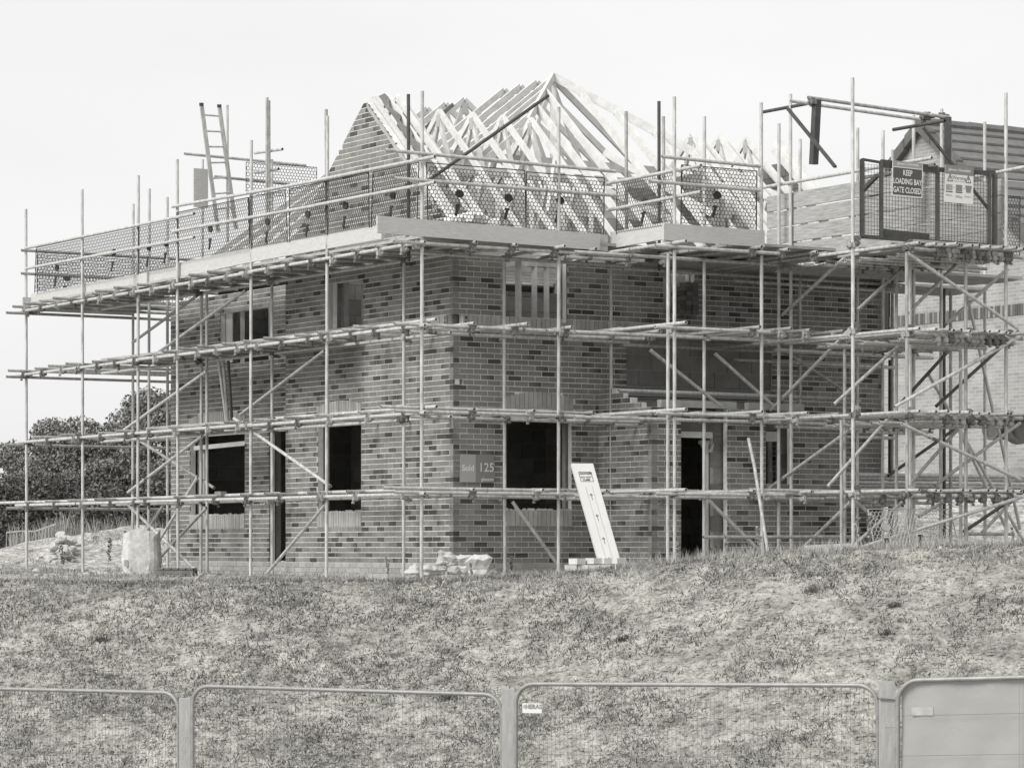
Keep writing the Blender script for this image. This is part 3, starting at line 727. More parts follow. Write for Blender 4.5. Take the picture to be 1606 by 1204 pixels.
# rear access tubes seen over the deck
rail(FA(289, 241, 10.6), FA(480, 259.5, 10.6), 'guard_rail', ext=(0,0)); rail(FA(337, 277, 10.6), FA(455, 289, 10.6), 'guard_rail', ext=(0,0), m='steel_mid')
for u, v, aa, m_ in ((357, 165, 10.65, 'steel_light'), (317, 250, 11.3, 'steel_light'), (418, 153, 7.6, 'steel_mid'), (422.5, 158, 7.7, 'steel_mid'), (426, 250, 8.0, 'steel_light')):
    std(aa, bu(u, aa), topz(u, v, a=aa), base=4.1, m=m_)
rail(FB(400, 240, 1.2), FB(443, 234, 1.2), 'guard_rail', ext=(0,0)); rail(FB(400, 271, 1.2), FB(437, 265, 1.2), 'guard_rail', ext=(0,0), m='steel_mid')
# toe boards
def toe(p, q, h=.225, t=.038, m='toe', par=None, name='toe_board'):
    mb = MB(); mb.bar(Vector(p)+UP*(h/2), Vector(q)+UP*(h/2), t, h); return mb.build(name, m, par or sc)
bt = -WO+.06
def tl(u, v, b): p = FB(u, v, b); p.z -= .225; return p
toe(tl(50, 461, bt), tl(222, 428.5, bt)); toe(tl(216, 429, bt-.04), tl(232, 427, bt-.04)); toe(tl(226, 424.5, bt), tl(400, 386, bt)); toe(tl(396, 387, bt-.04), tl(600, 349, bt-.04))
mb = MB(); c = tl(216, 430, -WO+.06); mb.obox(c+UP*.06, Lv*.12, Rv*.02, UP*.17); mb.build('toe_clip', 'board', sc)
at = -WO-.02
def tf(u, v, a): p = FA(u, v, a); p.z -= .225; return p
toe(tf(591, 338.5, at-.06), tf(940, 367, at-.06)); toe(tf(935, 367.5, at), tf(952, 369, at))
toe(W(-WO+.1, b3+.04, 4.15), W(BO+.15, b3+.04, 4.17)); toe(tf(1040, 350, BO-.04), tf(1198, 362, BO-.04))
toe(W(AEN-.05, -WO-.1, 4.02), W(AEN-.05, bE, 4.02)); toe(W(AEN+.15, -WO-.02, 4.0), W(AEN+.15, -WO+.3, 4.0))
# deck boards
def deck(p0, p1, side, nb, z, par=None, w=.225, over=0):
    p0, p1 = Vector(p0), Vector(p1); d = (p1-p0); ln = d.length; d.normalize()
    for k in range(nb):
        x = random.uniform(-.3, 0)
        while x < ln:
            L_ = min(3.9, ln-x+random.uniform(0,.2)); 
            if L_ < .3: break
            c0 = p0+d*max(x, -.25)+side*(w+.008)*(k+.5); c1 = p0+d*(x+L_-.01)+side*(w+.008)*(k+.5)
            mb = MB(); t = 0; zz = z+random.uniform(-.004, .004)
            mb.bar(c0+UP*(zz+.019), c1+UP*zz+UP*.019, w, .038); mb.build('scaffold_board', 'board', par or sc); x += L_
DZ = 4.03+.05+.045
deck(W(AEN+.1, -WO+.02), W(-WO+.2, -WO+.02), Rv, 5, DZ); deck(W(AEN+.2, .0), W(AEN-1.2, .0), Rv, 4, DZ-.002)
deck(W(-WO-.05, -WO+.3), W(-WO-.05, 3.2), Lv, 5, DZ+.04)
deck(W(BO, 3.05), W(BO, 4.7), Lv, 11, DZ); deck(W(-1.2, 3.1), W(-1.2, 7.8), Lv, 5, DZ-.09)
deck(W(9.4, -WO+.25), W(2.6, -WO+.25), Rv, 4, 2.95+.10); deck(W(-1.35, 3.0), W(-1.35, 6.4), Lv, 4, 2.95+.03)
deck(W(7.8, -WO+.35), W(5.2, -WO+.35), Rv, 3, 1.80+.09)
# braces on the left and front
def brace(p, q, m='steel_light', par=None):
    tb(p, q, 'brace', par, m); 
bi = -.75
for l in ((208,537,309,464,-WI-.1,'steel_mid'), (249,552,386,455,-.8,'steel_mid'), (194.5,674,324,582,-.8,'steel_light'), (200.6,772,316.6,684,-.9,'steel_light'), (217,690,336,765,-.25,'steel_mid'),
          (192,783,336,922,-1.0,'steel_light'), (202,926,310,748,-1.15,'steel_light'), (217,910,324,796,-.55,'steel_mid'), (224,843,256,792,0,'steel_mid'), (377,650,509,550,-.8,'steel_mid'),
          (367,656,518,762,-WO+.05,'steel_light'), (405,915,512,789,-.8,'steel_light')):
    brace(FB(l[0], l[1], l[4]), FB(l[2], l[3], l[4]), l[5])
for l in ((804,787,876,887,-.9,'steel_light'), (1020,549,1131,637,-2.1,'steel_mid'), (1122,555,1214,637,-1.9,'steel_mid'), (1241,557,1349,630,-1.2,'steel_mid'), (1112,785,1190,862,-2.2,'steel_light'), (970,612,1240,622,-1.4,'steel_mid'), (1240,622,1330,625,-1.4,'steel_mid')):
    brace(FA(l[0], l[1], l[4]), FA(l[2], l[3], l[4]), l[5])
brace(FA(672, 283, -.85), FA(860, 150, -.85), 'steel_dark')
rail(FA(1103, 842, BO), FA(1338, 841.5, BO), 'ledger', ext=(0,0), m='steel_mid')
# ------------------------------------------------------------------ loading bay tower
FA0 = -4.716; CB = 4.515
fu = {1338: (122, 'steel_light'), 1423: (None, 'steel_mid'), 1515: (None, 'steel_mid'), 1578: (146, 'steel_light')}
for u, (v, m_) in fu.items(): std(FA0, bu(u, FA0), topz(u, v, a=FA0) if v else 3.95, m=m_, par=lb)
std(au(1241, CB), CB, topz(1244, 147, b=CB), par=lb); std(BO-.1, bu(1325, BO-.1), 2.8, m='steel_mid', par=lb)
for u, v, a_, m_ in ((1344.5,201,-1.62,'steel_light'),(1384,205,-1.62,'steel_light'),(1399,235,-.3,'steel_mid'),(1433,181,BO,'steel_light'),(1475,171,BO,'steel_light'),(1491,215,-.9,'steel_mid'),(1545,191,-1.62,'steel_light'),(1406,None,-3.2,'steel_mid'),(1320,None,-3.4,'steel_mid'),(1507,None,-3.6,'steel_light'),(1427,None,-3.9,'steel_light'),(1481,None,-1.2,'steel_dark'),(1395,None,-.2,'steel_dark')):
    std(a_, bu(u, a_), topz(u, v, a=a_) if v else random.choice((1.75, 2.85, 3.9)), m=m_, par=lb, foot=False)
BR = bu(1578, FA0)
LVB = [.71, 1.75, 2.84, 3.97]
for i, z in enumerate(LVB):
    for a_, e0, e1, zz in ((FA0-OFF, .3, .25, 0), (FA0+.07, .1, .1, .0), (-3.4, .3, .8, -.02), (BO-.05, .2, 1.2, 0), (-1.65, .2, 1.3, -.03), (-.4, .0, 1.6, -.1)):
        rail(W(a_, CB if a_ > -1.7 else CB, z+zz+random.uniform(-.02,.02)), W(a_, BR, z+zz+random.uniform(-.02,.02)), 'ledger', ext=(e0, e1), par=lb, m=random.choice(('steel_light','steel_mid')))
    for u in fu: coupler(W(FA0, bu(u, FA0), z), AR, par=lb); coupler(W(FA0, bu(u, FA0)+.05, z+.09), AR, par=lb, tilt=-math.pi/2)
    for b_ in (CB-.05, bu(1423,FA0), BR+.05): rail(W(FA0, b_, z+.06), W(-.4, b_, z+.06), 'ledger', ext=(.25, .3), par=lb)
    nb = [7, 9, 12, 15][i]
    for k in range(nb):
        b_ = CB+.08+(BR-CB-.1)*k/(nb-1)+random.uniform(-.05,.05); a1 = -2.5 if i else -3.2
        transom(W(FA0-.12, b_, z+.052+random.uniform(0,.012)), W(a1+random.uniform(-.2,.3), b_+random.uniform(-.04,.04), z+.055), par=lb, m=random.choice(('steel_light','steel_mid','steel_mid')))
        coupler(W(FA0-OFF, b_+.03, z), AR, par=lb, tilt=-math.pi/2)
        if k % 2: coupler(W(-3.4, b_+.03, z), AR, par=lb, tilt=-math.pi/2); coupler(W(BO-.05, b_, z), AR, par=lb, tilt=-math.pi/2)
    if i >= 1:
        for k in range(6):
            a_ = FA0+.25+.33*k; transom(W(a_, CB-.08, z-.06), W(a_, CB+1.4, z-.06), par=lb)
deck(W(FA0-.06, CB-.02), W(FA0-.06, BR+.12), Lv, 9, 3.97+.085, par=lb); deck(W(-2.6, CB+.1), W(-2.6, BR+2.2), Lv, 5, 3.97-.06, par=lb); deck(W(-1.3, CB+2.8), W(-1.3, BR+2.6), Lv, 5, 3.86, par=lb)
for l in ((1226.5,494,1337,393,CB), (1209,643,1336,513,CB), (1201,769,1337,671,CB), (1256,862,1334,787,CB)):
    brace(FB(l[0], l[1], l[4]-.04), FB(l[2], l[3], l[4]-.04), 'steel_light', lb)
for l in ((1423,397,1596,515,FA0-.08,'steel_light'), (1345,486,1418,418,-3.2,'steel_mid'), (1423,492,1518,396,-3.9,'steel_mid'), (1483,509,1580,422,-3.9,'steel_mid'), (1308,634,1424,529,-3.6,'steel_mid'), (1413,632,1506,530,-3.0,'steel_dark'),
          (1403,638,1606,524,FA0-.08,'steel_light'), (1468,637,1597,520,-2.8,'steel_dark'), (1298,763,1396,653,-3.9,'steel_mid'), (1393,746,1500,671,-1.4,'steel_dark'), (1423,763,1504,671,-3.3,'steel_mid'), (1415,665,1600,752,FA0-.08,'steel_light'),
          (1466,761,1600,663,-3.0,'steel_mid'), (1350,858,1600,780,FA0-.10,'steel_light'), (1338,856,1415,787,-3.6,'steel_mid'), (1440,810,1497,777,-3.7,'steel_mid'), (1512,833,1606,770,-3.9,'steel_dark'), (1540,835,1606,765,-3.4,'steel_mid'),
          (1340,785,1375,815,-3.8,'steel_mid')):
    brace(FA(l[0], l[1], l[4]), FA(l[2], l[3], l[4]), l[5], lb)
for l in ((1517,462,1563,670,-2.2), (1457,588,1606,850,-2.0), (1498,662,1580,832,-3.0), (1562,655,1600,830,-1.9)):
    brace(FA(l[0], l[1], l[4]), FA(l[2], l[3], l[4]), 'steel_light', lb)
rail(FA(1513, 837, -4.5), FA(1590, 837, -4.5), 'ledger', ext=(0,0), par=lb, m='steel_mid')
for u, v in ((1555, 303), (1400, 303)):
    pass
# boarded side of the loading bay: four boards
for k in range(4):
    z = 4.10+.238*k
    p = W(au(1200, CB), CB+.05, z); q = W(FA0+.02, CB+.05, z+.005*k)
    toe(p, q, h=.216, m='side_plank', par=lb, name='side_board')
rail(W(au(1193,CB), CB-.04, 5.16), W(FA0-.15, CB-.04, 5.18), 'guard_rail', par=lb, ext=(0,0)); rail(W(-3.3, CB+.05, 5.08), W(FA0-.1, CB+.05, 5.1), 'guard_rail', par=lb, ext=(0,0), m='steel_mid')
for k in range(4):
    toe(W(FA0+.1, BR+.02, 4.10+.235*k), W(FA0+2.6, BR+.02, 4.10+.235*k), h=.222, m='side_plank', par=lb, name='side_board')
rail(W(FA0-.5, BR-.02, 5.13), W(FA0+.6, BR-.02, 5.1), 'guard_rail', par=lb, ext=(0,0))
# upper frame of tubes over the loading bay
rail(FB(1196, 176, CB), FB(1278, 160.5, CB), 'gate_rail', m='steel_dark', ext=(0,0), par=lb)
# ------------------------------------------------------------------ loading bay gate (dark pivoting frame with square mesh)
gate = thing('loading_gate', 'dark steel pivoting gate with square wire mesh across the front of the loading bay', 'gate', W(FA0, (CB+BR)/2, 4.12))
ga = FA0+.03
def GP(u, v, a=ga): return FA(u, v, a)
def gbar(p, q, w=.05, h=.05, name='frame_bar', m='steel_dark'):
    mb = MB(); mb.bar(p, q, w, h); return mb.build(name, m, gate)
bl, br = bu(1352, ga), bu(1556, ga); zt, zb = zv(250, GP(1352,250).y), zv(371, GP(1352,371).y)
gw = lambda b, z: W(ga, b, z)
ztR = zv(272, gw(br, 0).y)
gbar(gw(bl, zb), gw(bl, zt), .06, .06); gbar(gw(bl+.32, zb), gw(bl+.32, zt), .06, .05); gbar(gw(bu(1470, ga), zb), gw(bu(1470, ga), (zt+ztR)/2), .06, .05); gbar(gw(br-.05, zb), gw(br-.05, ztR), .05, .05); gbar(gw(br+.05, zb), gw(br+.05, ztR), .06, .06)
gbar(gw(bl, zt), gw(bl+.32, zt-.02), .04, .03); gbar(gw(bl+.32, zt-.03), gw(bu(1470, ga), (zt+ztR)/2-.03), .04, .10); gbar(gw(bu(1470,ga), (zt+ztR)/2-.03), gw(br+.05, ztR), .04, .06)
gbar(gw(bl, zb), gw(br+.05, zb), .04, .05); gbar(gw(bl+.34, zb+.06), gw(bu(1457, ga), zb+.04), .02, .12, 'kick_plate')
def wiremesh(P0, ux, uz, wx, wz, st, r, name, m, parent, skew=None):
    mb = MB(); n = int(wx/st)
    for k in range(n+1):
        x = k*wx/n; mb.bar(P0+ux*x, P0+ux*x+uz*wz, r*2, r*2, up=ux.cross(uz))
    n = int(wz/st)
    for k in range(n+1):
        z = k*wz/n; mb.bar(P0+uz*z, P0+uz*z+ux*wx, r*2, r*2)
    return mb.build(name, m, parent)
wiremesh(gw(bl, zb), Rv, UP, br-bl, (zt+ztR)/2-zb-.04, .05, .0021, 'wire_mesh', 'steel_dark', gate)
# pivot frames: posts, top tubes and struts
bP = bu(1280, -3.5)
gbar(FB(1281, 157, bl), FB(1276, 258, bl), .09, .09); gbar(GP(1486.5, 184, FA0+.9), GP(1486.5, 300, FA0+.9), .09, .09)
tb(FA(1267, 153, FA0+1.1), FA(1487, 184.5, FA0+.9), 'top_tube', gate, 'steel_mid'); tb(FA(1240, 158.5, FA0+1.6), FA(1457, 189.5, FA0+1.5), 'top_tube', gate, 'steel_light')
tb(FB(1401, 203.5, br-.5), FB(1482, 189.5, br-.5), 'top_tube', gate, 'steel_dark')
gbar(FB(1236, 171, bl-.1), FB(1310, 262, bl-.1), .05, .03, 'strut'); gbar(FA(1448, 200, FA0+.6), FA(1552, 330, FA0+.25), .05, .03, 'strut')
gbar(FB(1352, 300, bl+.02), FB(1376, 275, bl+.02), .05, .05, 'strut'); gbar(FB(1376, 275, bl+.02), FB(1440, 196, bl+.9), .05, .04, 'strut') if False else None
for u, v in ((1278, 160), (1453, 184), (1460, 182), (1483, 183)): place(CPM, 'clamp', FA(u, v, FA0+.98), gate, (0, 0, AR))
# signs on the gate
def board(name, label, cat, c, ux, uz, w, h, t, m, group=None):
    o = thing(name, label, cat, Vector(c), group); nrm = Vector(ux).cross(Vector(uz)).normalized()
    mb = MB(); mb.obox(c, Vector(ux)*(w/2), nrm*(t/2), Vector(uz)*(h/2)); mb.build('panel', m, o); return o, nrm
def plate(o, c, ux, uz, w, h, m, nrm, d, name='print_field'):
    mb = MB(); mb.obox(Vector(c)+nrm*d, Vector(ux)*(w/2), nrm*.0006, Vector(uz)*(h/2)); return mb.build(name, m, o)
pxm = F/W(ga, (bl+br)/2).y
sx = lambda u, v: GP(u, v, ga-.05)
c = sx(1423, 281.5); ux = (Rv-UP*.012).normalized(); uz = (UP+Rv*.03).normalized()
o, nn = board('safety_sign', 'grey sign with white capitals KEEP LOADING BAY GATE CLOSED on the gate mesh', 'sign', c, ux, uz, .52, .46, .004, 'print_white')
plate(o, c+uz*.195, ux, uz, .50, .075, 'paint_mid', nn, .003); plate(o, c-uz*.035, ux, uz, .49, .36, 'sign_dark', nn, .003)
text('gleeson | HomeSafe', .045, c+uz*.2+nn*.005, ux, uz, 'print_white', o, bold=.0005)
for i, tx in enumerate(('KEEP', 'LOADING BAY', 'GATE CLOSED')): text(tx, .105, c+uz*(.08-.115*i)+nn*.005, ux, uz, 'print_white', o, bold=.002, xs=.70)
c = sx(1504, 289.5)
o, nn = board('warning_sign', 'white warning sign with two triangles and load pictures on the right of the gate', 'sign', c, ux, uz, .50, .50, .004, 'print_white')
plate(o, c+uz*.19, ux, uz, .50, .12, 'paint_grey', nn, .003)
text('gleeson | HomeSafe', .048, c+uz*.19+nn*.005, ux, uz, 'print_white', o, bold=.0008)
text('Warning', .07, c+uz*.085+nn*.004, ux, uz, 'paint_grey', o, bold=.001); text('Maximum safe load', .024, c+uz*.04+nn*.004, ux, uz, 'paint_grey', o)
for sx_ in (-.16, .16):
    mb = MB(); cc = c+ux*sx_+uz*.075+nn*.004
    A, B_, C_ = cc+uz*.055, cc-uz*.04-ux*.045, cc-uz*.04+ux*.045
    for p, q in ((A,B_),(B_,C_),(C_,A)): mb.bar(p, q, .008, .001, up=nn)
    mb.bar(cc+uz*.025, cc-uz*.01, .01, .001, up=nn); mb.bar(cc-uz*.02, cc-uz*.03, .01, .001, up=nn); mb.build('triangle_symbol', 'print_black', o)
plate(o, c-ux*.17-uz*.05, ux, uz, .11, .08, 'mesh_grey', nn, .003); plate(o, c-uz*.05, ux, uz, .11, .09, 'paint_grey', nn, .003); 
mb = MB(); cc = c+ux*.165-uz*.05+nn*.0035; mb.hexa([cc-ux*.035-uz*.05, cc+ux*.035-uz*.05, cc+ux*.035-uz*.05+nn*.001, cc-ux*.035-uz*.05+nn*.001, cc-ux*.06+uz*.045, cc+ux*.06+uz*.045, cc+ux*.06+uz*.045+nn*.001, cc-ux*.06+uz*.045+nn*.001]); mb.build('bucket_symbol', 'paint_grey', o)
for x_ in (-.17, 0): 
    plate(o, c+ux*x_-uz*.108, ux, uz, .12, .012, 'print_black', nn, .003); 
text('=', .05, c-ux*.085-uz*.05+nn*.004, ux, uz, 'paint_grey', o); text('+', .05, c+ux*.085-uz*.05+nn*.004, ux, uz, 'paint_grey', o)
text('Bricks 1x', .03, c-ux*.17-uz*.155+nn*.004, ux, uz, 'print_black', o); text('500kgs', .045, c-uz*.165+nn*.004, ux, uz, 'paint_grey', o); text('Mortar 1x', .03, c+ux*.165-uz*.155+nn*.004, ux, uz, 'print_black', o)
# ------------------------------------------------------------------ brick guards (black honeycomb mesh hung on the rails)
def hexmesh(w, h, p=.058, r=.0048, holes=()):
    R0 = p/math.sqrt(3); E = set(); V = {}
    def key(x, y): return (round(x, 4), round(y, 4))
    rows = int(h/(1.5*R0))+2; cols = int(w/p)+2
    for j in range(rows):
        for i in range(cols):
            cx, cy = i*p+(p/2 if j % 2 else 0), j*1.5*R0
            if cx-p/2 < 0 or cx+p/2 > w or cy-R0 < 0 or cy+R0 > h: continue
            pts = [key(cx+R0*math.sin(k*math.pi/3), cy+R0*math.cos(k*math.pi/3)) for k in range(6)]
            for k in range(6): E.add(tuple(sorted((pts[k], pts[(k+1)%6]))))
    E = np.array([[a[0], a[1], b[0], b[1]] for a, b in sorted(E)])
    d = E[:, 2:]-E[:, :2]; l = np.linalg.norm(d, axis=1, keepdims=True); d /= l; nrm = np.stack([-d[:,1], d[:,0]], 1)
    A, B = E[:, :2]-d*r*.5, E[:, 2:]+d*r*.5
    vs = []
    for q in (A, B):
        for sx_, sy_ in ((1,0),(0,1),(-1,0),(0,-1)):
            vs.append(np.concatenate([(q+nrm*r*sx_)[:, :1], np.full((len(q),1), sy_*r), (q+nrm*r*sx_)[:, 1:]], 1))
    vs = np.stack(vs, 1).reshape(-1, 3); n = len(E); base = np.arange(n)[:, None, None]*8
    fa = np.array([[k, (k+1)%4, 4+(k+1)%4, 4+k] for k in range(4)])[None]+base
    return vs, fa.reshape(-1, 4)
HXC = {}
def guardpanel(label, P0, ux, w, h, m='mesh_black', uz=UP, pads=1, group='honeycomb guards round the top deck', par=None, pitch=.058):
    key = (round(w, 1), round(h, 2), m, pitch)
    if key not in HXC:
        vs, fa = hexmesh(w, h, p=pitch); me = bpy.data.meshes.new('mesh_panel'); me.from_pydata(vs.tolist(), [], fa.tolist()); me.materials.append(MATS[m]); HXC[key] = me
    if par is None and uz == UP: uz = (UP+ux.cross(UP)*random.uniform(-.05,.05)+ux*random.uniform(-.025,.025)).normalized()
    nrm = ux.cross(uz).normalized()
    M = Matrix((ux, nrm*-1, uz)).transposed()
    o = thing('brick_guard', label, 'mesh guard', P0, group)
    c = place(HXC[key], 'mesh_panel', P0, o); c.rotation_euler = M.to_euler()
    mb = MB()
    for x in (0, w): mb.bar(P0+ux*x, P0+ux*x+uz*h, .012, .012)
    mb.bar(P0+uz*h, P0+uz*h+ux*w, .012, .012); mb.build('edge_wire', m, o)
    for k in range(pads):
        x = w*(k+.5)/pads+random.uniform(-.12,.12)
        mb = MB(); n = 8; cc = P0+ux*x+uz*(h*.52+random.uniform(-.05,.05))
        idx = [mb.pv(cc+ux*(.062*math.cos(j*math.pi/4+.39)*(1+.12*(j%2)))+uz*(.052*math.sin(j*math.pi/4+.39)*(1+.15*((j+1)%2)))+nrm*.012) for j in range(n)]
        mb.f.append(idx); 
        idb = [mb.pv(Vector(mb.v[j])-nrm*.024) for j in idx]; mb.f.append(idb[::-1])
        for j in range(n): mb.f.append([idx[j], idb[j], idb[(j+1)%n], idx[(j+1)%n]])
        mb.build('hook_pad', m if m != 'mesh_black' else 'plastic_dark', o)
        mb = MB(); c0 = cc-uz*.14-ux*.03; mb.bar(c0, c0-uz*.03, .07, .02, up=nrm); mb.bar(c0-uz*.03, c0-uz*.16-ux*.04, .04, .015, up=nrm); mb.build('hook', 'plastic_dark', o)
    return o
def gl(u, v, b=-WO+.0): return FB(u, v, b)
segs = [(215, 55, 0), (279, 217, 0), (393, 281, 1), (452, 395, 1), (512, 455, 1), (580, 514, 1), (655, 583, 1)]
labs = ['black honeycomb guard at the far left end of the deck, nearest the sky', 'black honeycomb guard between the second and third tall poles from the left', 'black honeycomb guard in front of the pale board and ladder',
        'black honeycomb guard over the bare rafters left of the gable', 'black honeycomb guard just left of the pole at the gable edge', 'black honeycomb guard covering the left half of the brick gable', 'black honeycomb guard covering the right half of the brick gable']
for (u0, u1, hi), lb_ in zip(segs, labs):
    a0, a1 = au(u0, -WO), au(u1, -WO); lo = 4.28 if not hi else 4.36
    if a0 > a1: pass
    x0, x1 = max(a0, a1), min(a0, a1)
    # runs from the far end towards the corner
    guardpanel(lb_, W(x0, -WO-.01, lo+.02), -Lv, x0-x1, .75 if hi else .76, pads=1 if u0 > 300 else 2, pitch=.058)
guardpanel('black honeycomb guard on the end return beside the leftmost pole', W(AEN, -WO+.2, 4.2), Rv, 3.2, .82, pads=3)
guardpanel('black honeycomb guard left of the front deck corner, below the steel post', W(-WO-.0, -WO+.1, 4.34), Rv, bu(830, -WO)+WO-.15, .78, pads=2)
guardpanel('black honeycomb guard at the middle of the front deck, right of the corner guard', W(-WO+.02, bu(826, -WO), 4.32), Rv, bu(948, -WO)-bu(826, -WO), .78, pads=1)
guardpanel('black honeycomb guard on the short return beside the front step', W(-WO-.05, b3+.02, 4.33), -Lv, 1.35, .74, pads=1)
guardpanel('black honeycomb guard left of the boarded loading bay side', W(BO+.0, bu(1068, BO), 4.34), Rv, bu(1186, BO)-bu(1068, BO), .80, pads=1)
guardpanel('honeycomb guard on the rear platform above the left eaves', FA(386, 306, 9.6), Rv, 1.35, .55, pads=0)
guardpanel('honeycomb guard at the right picture edge beyond the loading bay', W(-1.3, BR+1.9, 4.4), Rv, 1.4, .9, pads=0)
# grey honeycomb guards dumped at the foot of the tower
guardpanel('pale grey honeycomb guard propped on edge in the grass under the loading tower', FA(1372, 862, -5.2)+UP*.02, (Rv+UP*.02-Lv*.15).normalized(), .55, .52, m='mesh_grey', uz=(UP-Rv*.06+Lv*.2).normalized(), group='honeycomb guards lying in the grass')
guardpanel('longer grey honeycomb guard leaning behind in the grass under the loading tower', FA(1398, 858, -4.95)+UP*.02, (Rv+Lv*.1+UP*.01).normalized(), 1.25, .50, m='mesh_grey', uz=(UP+Lv*.3).normalized(), group='honeycomb guards lying in the grass')
# ------------------------------------------------------------------ house behind on the right
H2 = 1.5
hx = thing('gabled_house', 'finished pale brick house with dark tiled roof beyond the loading tower on the right', 'house', FY(1500, 760, 66))
# its gable wall runs along Lv through a point seen at column 1445, 66 m away
AP = FY(1447, 196, 63.0); G2 = Vector((AP.x, AP.y, 0)); zr2 = AP.z
def Q(s, t, z): return G2 + Lv*s + Rv*t + UP*z      # s back along the gable, t right along the ridge
hw2 = 4.3; ze2 = zr2-hw2*.80
def gb_mat():
    m = bpy.data.materials.new('far_brick'); m.use_nodes = True; n = m.node_tree; b = n.nodes['Principled BSDF']; b.inputs['Roughness'].default_value = .9
    uv = n.nodes.new('ShaderNodeUVMap'); bt_ = n.nodes.new('ShaderNodeTexBrick'); bt_.inputs['Scale'].default_value = 1
    bt_.inputs['Brick Width'].default_value = .225; bt_.inputs['Row Height'].default_value = .075; bt_.inputs['Mortar Size'].default_value = .008; bt_.inputs['Bias'].default_value = -.2
    bt_.inputs['Color1'].default_value = g(.31); bt_.inputs['Color2'].default_value = g(.22); bt_.inputs['Mortar'].default_value = g(.37)
    z = n.nodes.new('ShaderNodeTexNoise'); z.inputs['Scale'].default_value = 1.6; z.inputs['Detail'].default_value = 5; n.links.new(uv.outputs[0], z.inputs['Vector'])
    r = n.nodes.new('ShaderNodeMapRange'); r.inputs[1].default_value = .3; r.inputs[2].default_value = .7; r.inputs[3].default_value = .78; r.inputs[4].default_value = 1.12; n.links.new(z.outputs[0], r.inputs[0])
    mx = n.nodes.new('ShaderNodeVectorMath'); mx.operation = 'SCALE'; n.links.new(uv.outputs[0], bt_.inputs['Vector']); n.links.new(bt_.outputs[0], mx.inputs[0]); n.links.new(r.outputs[0], mx.inputs['Scale'])
    n.links.new(mx.outputs[0], b.inputs['Base Color']); return m
FB_M = gb_mat()
def uvface(pts, uvs, name, m, parent):
    me = bpy.data.meshes.new(name); o0 = ROOT[parent.name]; me.from_pydata([tuple(Vector(p)-o0) for p in pts], [], [list(range(len(pts)))])
    u = me.uv_layers.new(name='UVMap'); 
    for i, q in enumerate(uvs): u.data[i].uv = q
    me.materials.append(m); o = bpy.data.objects.new(name, me); COL.objects.link(o); o.parent = parent; ROOT[o.name] = o0; return o
prof = [(-hw2, H2), (hw2+4, H2), (hw2+4, ze2-3.2), (hw2, ze2), (0, zr2), (-hw2, ze2)]
prof = [(-hw2, H2-.3), (hw2, H2-.3), (hw2, ze2), (0, zr2-.05), (-hw2, ze2)]
gw2 = uvface([Q(s, 0, z) for s, z in prof], [(s+20, z) for s, z in prof], 'gable_wall', FB_M, hx)
uvface([Q(-hw2, 0, H2-.3), Q(-hw2, 12, H2-.3), Q(-hw2, 12, ze2), Q(-hw2, 0, ze2)], [(0, 0), (12, 0), (12, ze2), (0, ze2)], 'front_wall', FB_M, hx)
uvface([Q(hw2, 12, H2-.3), Q(hw2, 0, H2-.3), Q(hw2, 0, ze2), Q(hw2, 12, ze2)], [(0, 0), (12, 0), (12, ze2), (0, ze2)], 'rear_wall', FB_M, hx)
uvface([Q(-hw2, 12, H2-.3), Q(hw2, 12, H2-.3), Q(hw2, 12, ze2), Q(0, 12, zr2), Q(-hw2, 12, ze2)], [(0, 0), (8, 0), (8, 5), (4, 8), (0, 5)], 'far_wall', FB_M, hx)
mb = MB(); zs = zv(500, 63)
for i in range(int(2*hw2/.075)):
    s = -hw2+.0375+.075*i; t = random.choice((.09, .12, .2, .26)); mb.obox(Q(s, 0, zs), Lv*.033, Rv*.02, UP*.11, (t,)*8)
mb.build('soldier_course', 'pale_brick', hx, kind='stuff')
# far boundary/extension wall left of the gable
n_r = 17
for side in (-1, 1):
    for i in range(n_r):
        f0, f1 = i/n_r, (i+1)/n_r
        s0, s1 = side*(hw2+.35)*f0, side*(hw2+.35)*f1; z0_, z1_ = zr2+.05-(hw2+.35)*.80*f0, zr2+.05-(hw2+.35)*.80*f1
        mb = MB(); P4 = [Q(s1, -.12, z1_), Q(s1, 12.2, z1_), Q(s0, 12.2, z0_-.02), Q(s0, -.12, z0_-.02)]; P8 = [p+UP*d for p, d in zip(P4, (.045, .045, .012, .012))]
        mb.hexa(P4+P8, [1]*8); mb.build('tile_course', 'tile', hx)
    for i in range(11):
        f0, f1 = i/11, (i+1)/11-.004
        s0, s1 = side*(hw2+.35)*f0, side*(hw2+.35)*f1; z0_, z1_ = zr2+.10-(hw2+.35)*.80*f0, zr2+.13-(hw2+.35)*.80*f1
        mb = MB(); mb.hexa([Q(s1, -.16, z1_-.25), Q(s1, .02, z1_-.25), Q(s0, .02, z0_-.25), Q(s0, -.16, z0_-.25), Q(s1, -.16, z1_), Q(s1, .02, z1_), Q(s0, .02, z0_), Q(s0, -.16, z0_)], [1]*8); mb.build('verge_tile', 'tile_dark', hx)
for i in range(26):
    mb = MB(); mb.tube(Q(0, -.15+i*.47, zr2+.03+.012*(i%2)), Q(0, .31+i*.47, zr2+.03), .12, 8, hollow=False); mb.build('ridge_tile', 'tile', hx)
mb = MB(); mb.obox(Q(1.6, -.01, zv(476, 63)), Lv*.55, Rv*.04, UP*.55); f = mb.build('window', 'print_black', hx)
mb = MB(); mb.bar(Q(3.05, -.05, H2), Q(3.05, -.05, zv(655, 63)), .16, .16); mb.build('downpipe', 'steel_dark', hx)
mb = MB(); mb.obox(FY(1570, 742, 58), (.65, 0, 0), (0, .5, 0), (0, 0, .085)); mb.build('concrete_slab', 'concrete', None, origin=FY(1570, 745, 58), label='pale flat concrete slab lying by the wall of the house behind', category='slab')
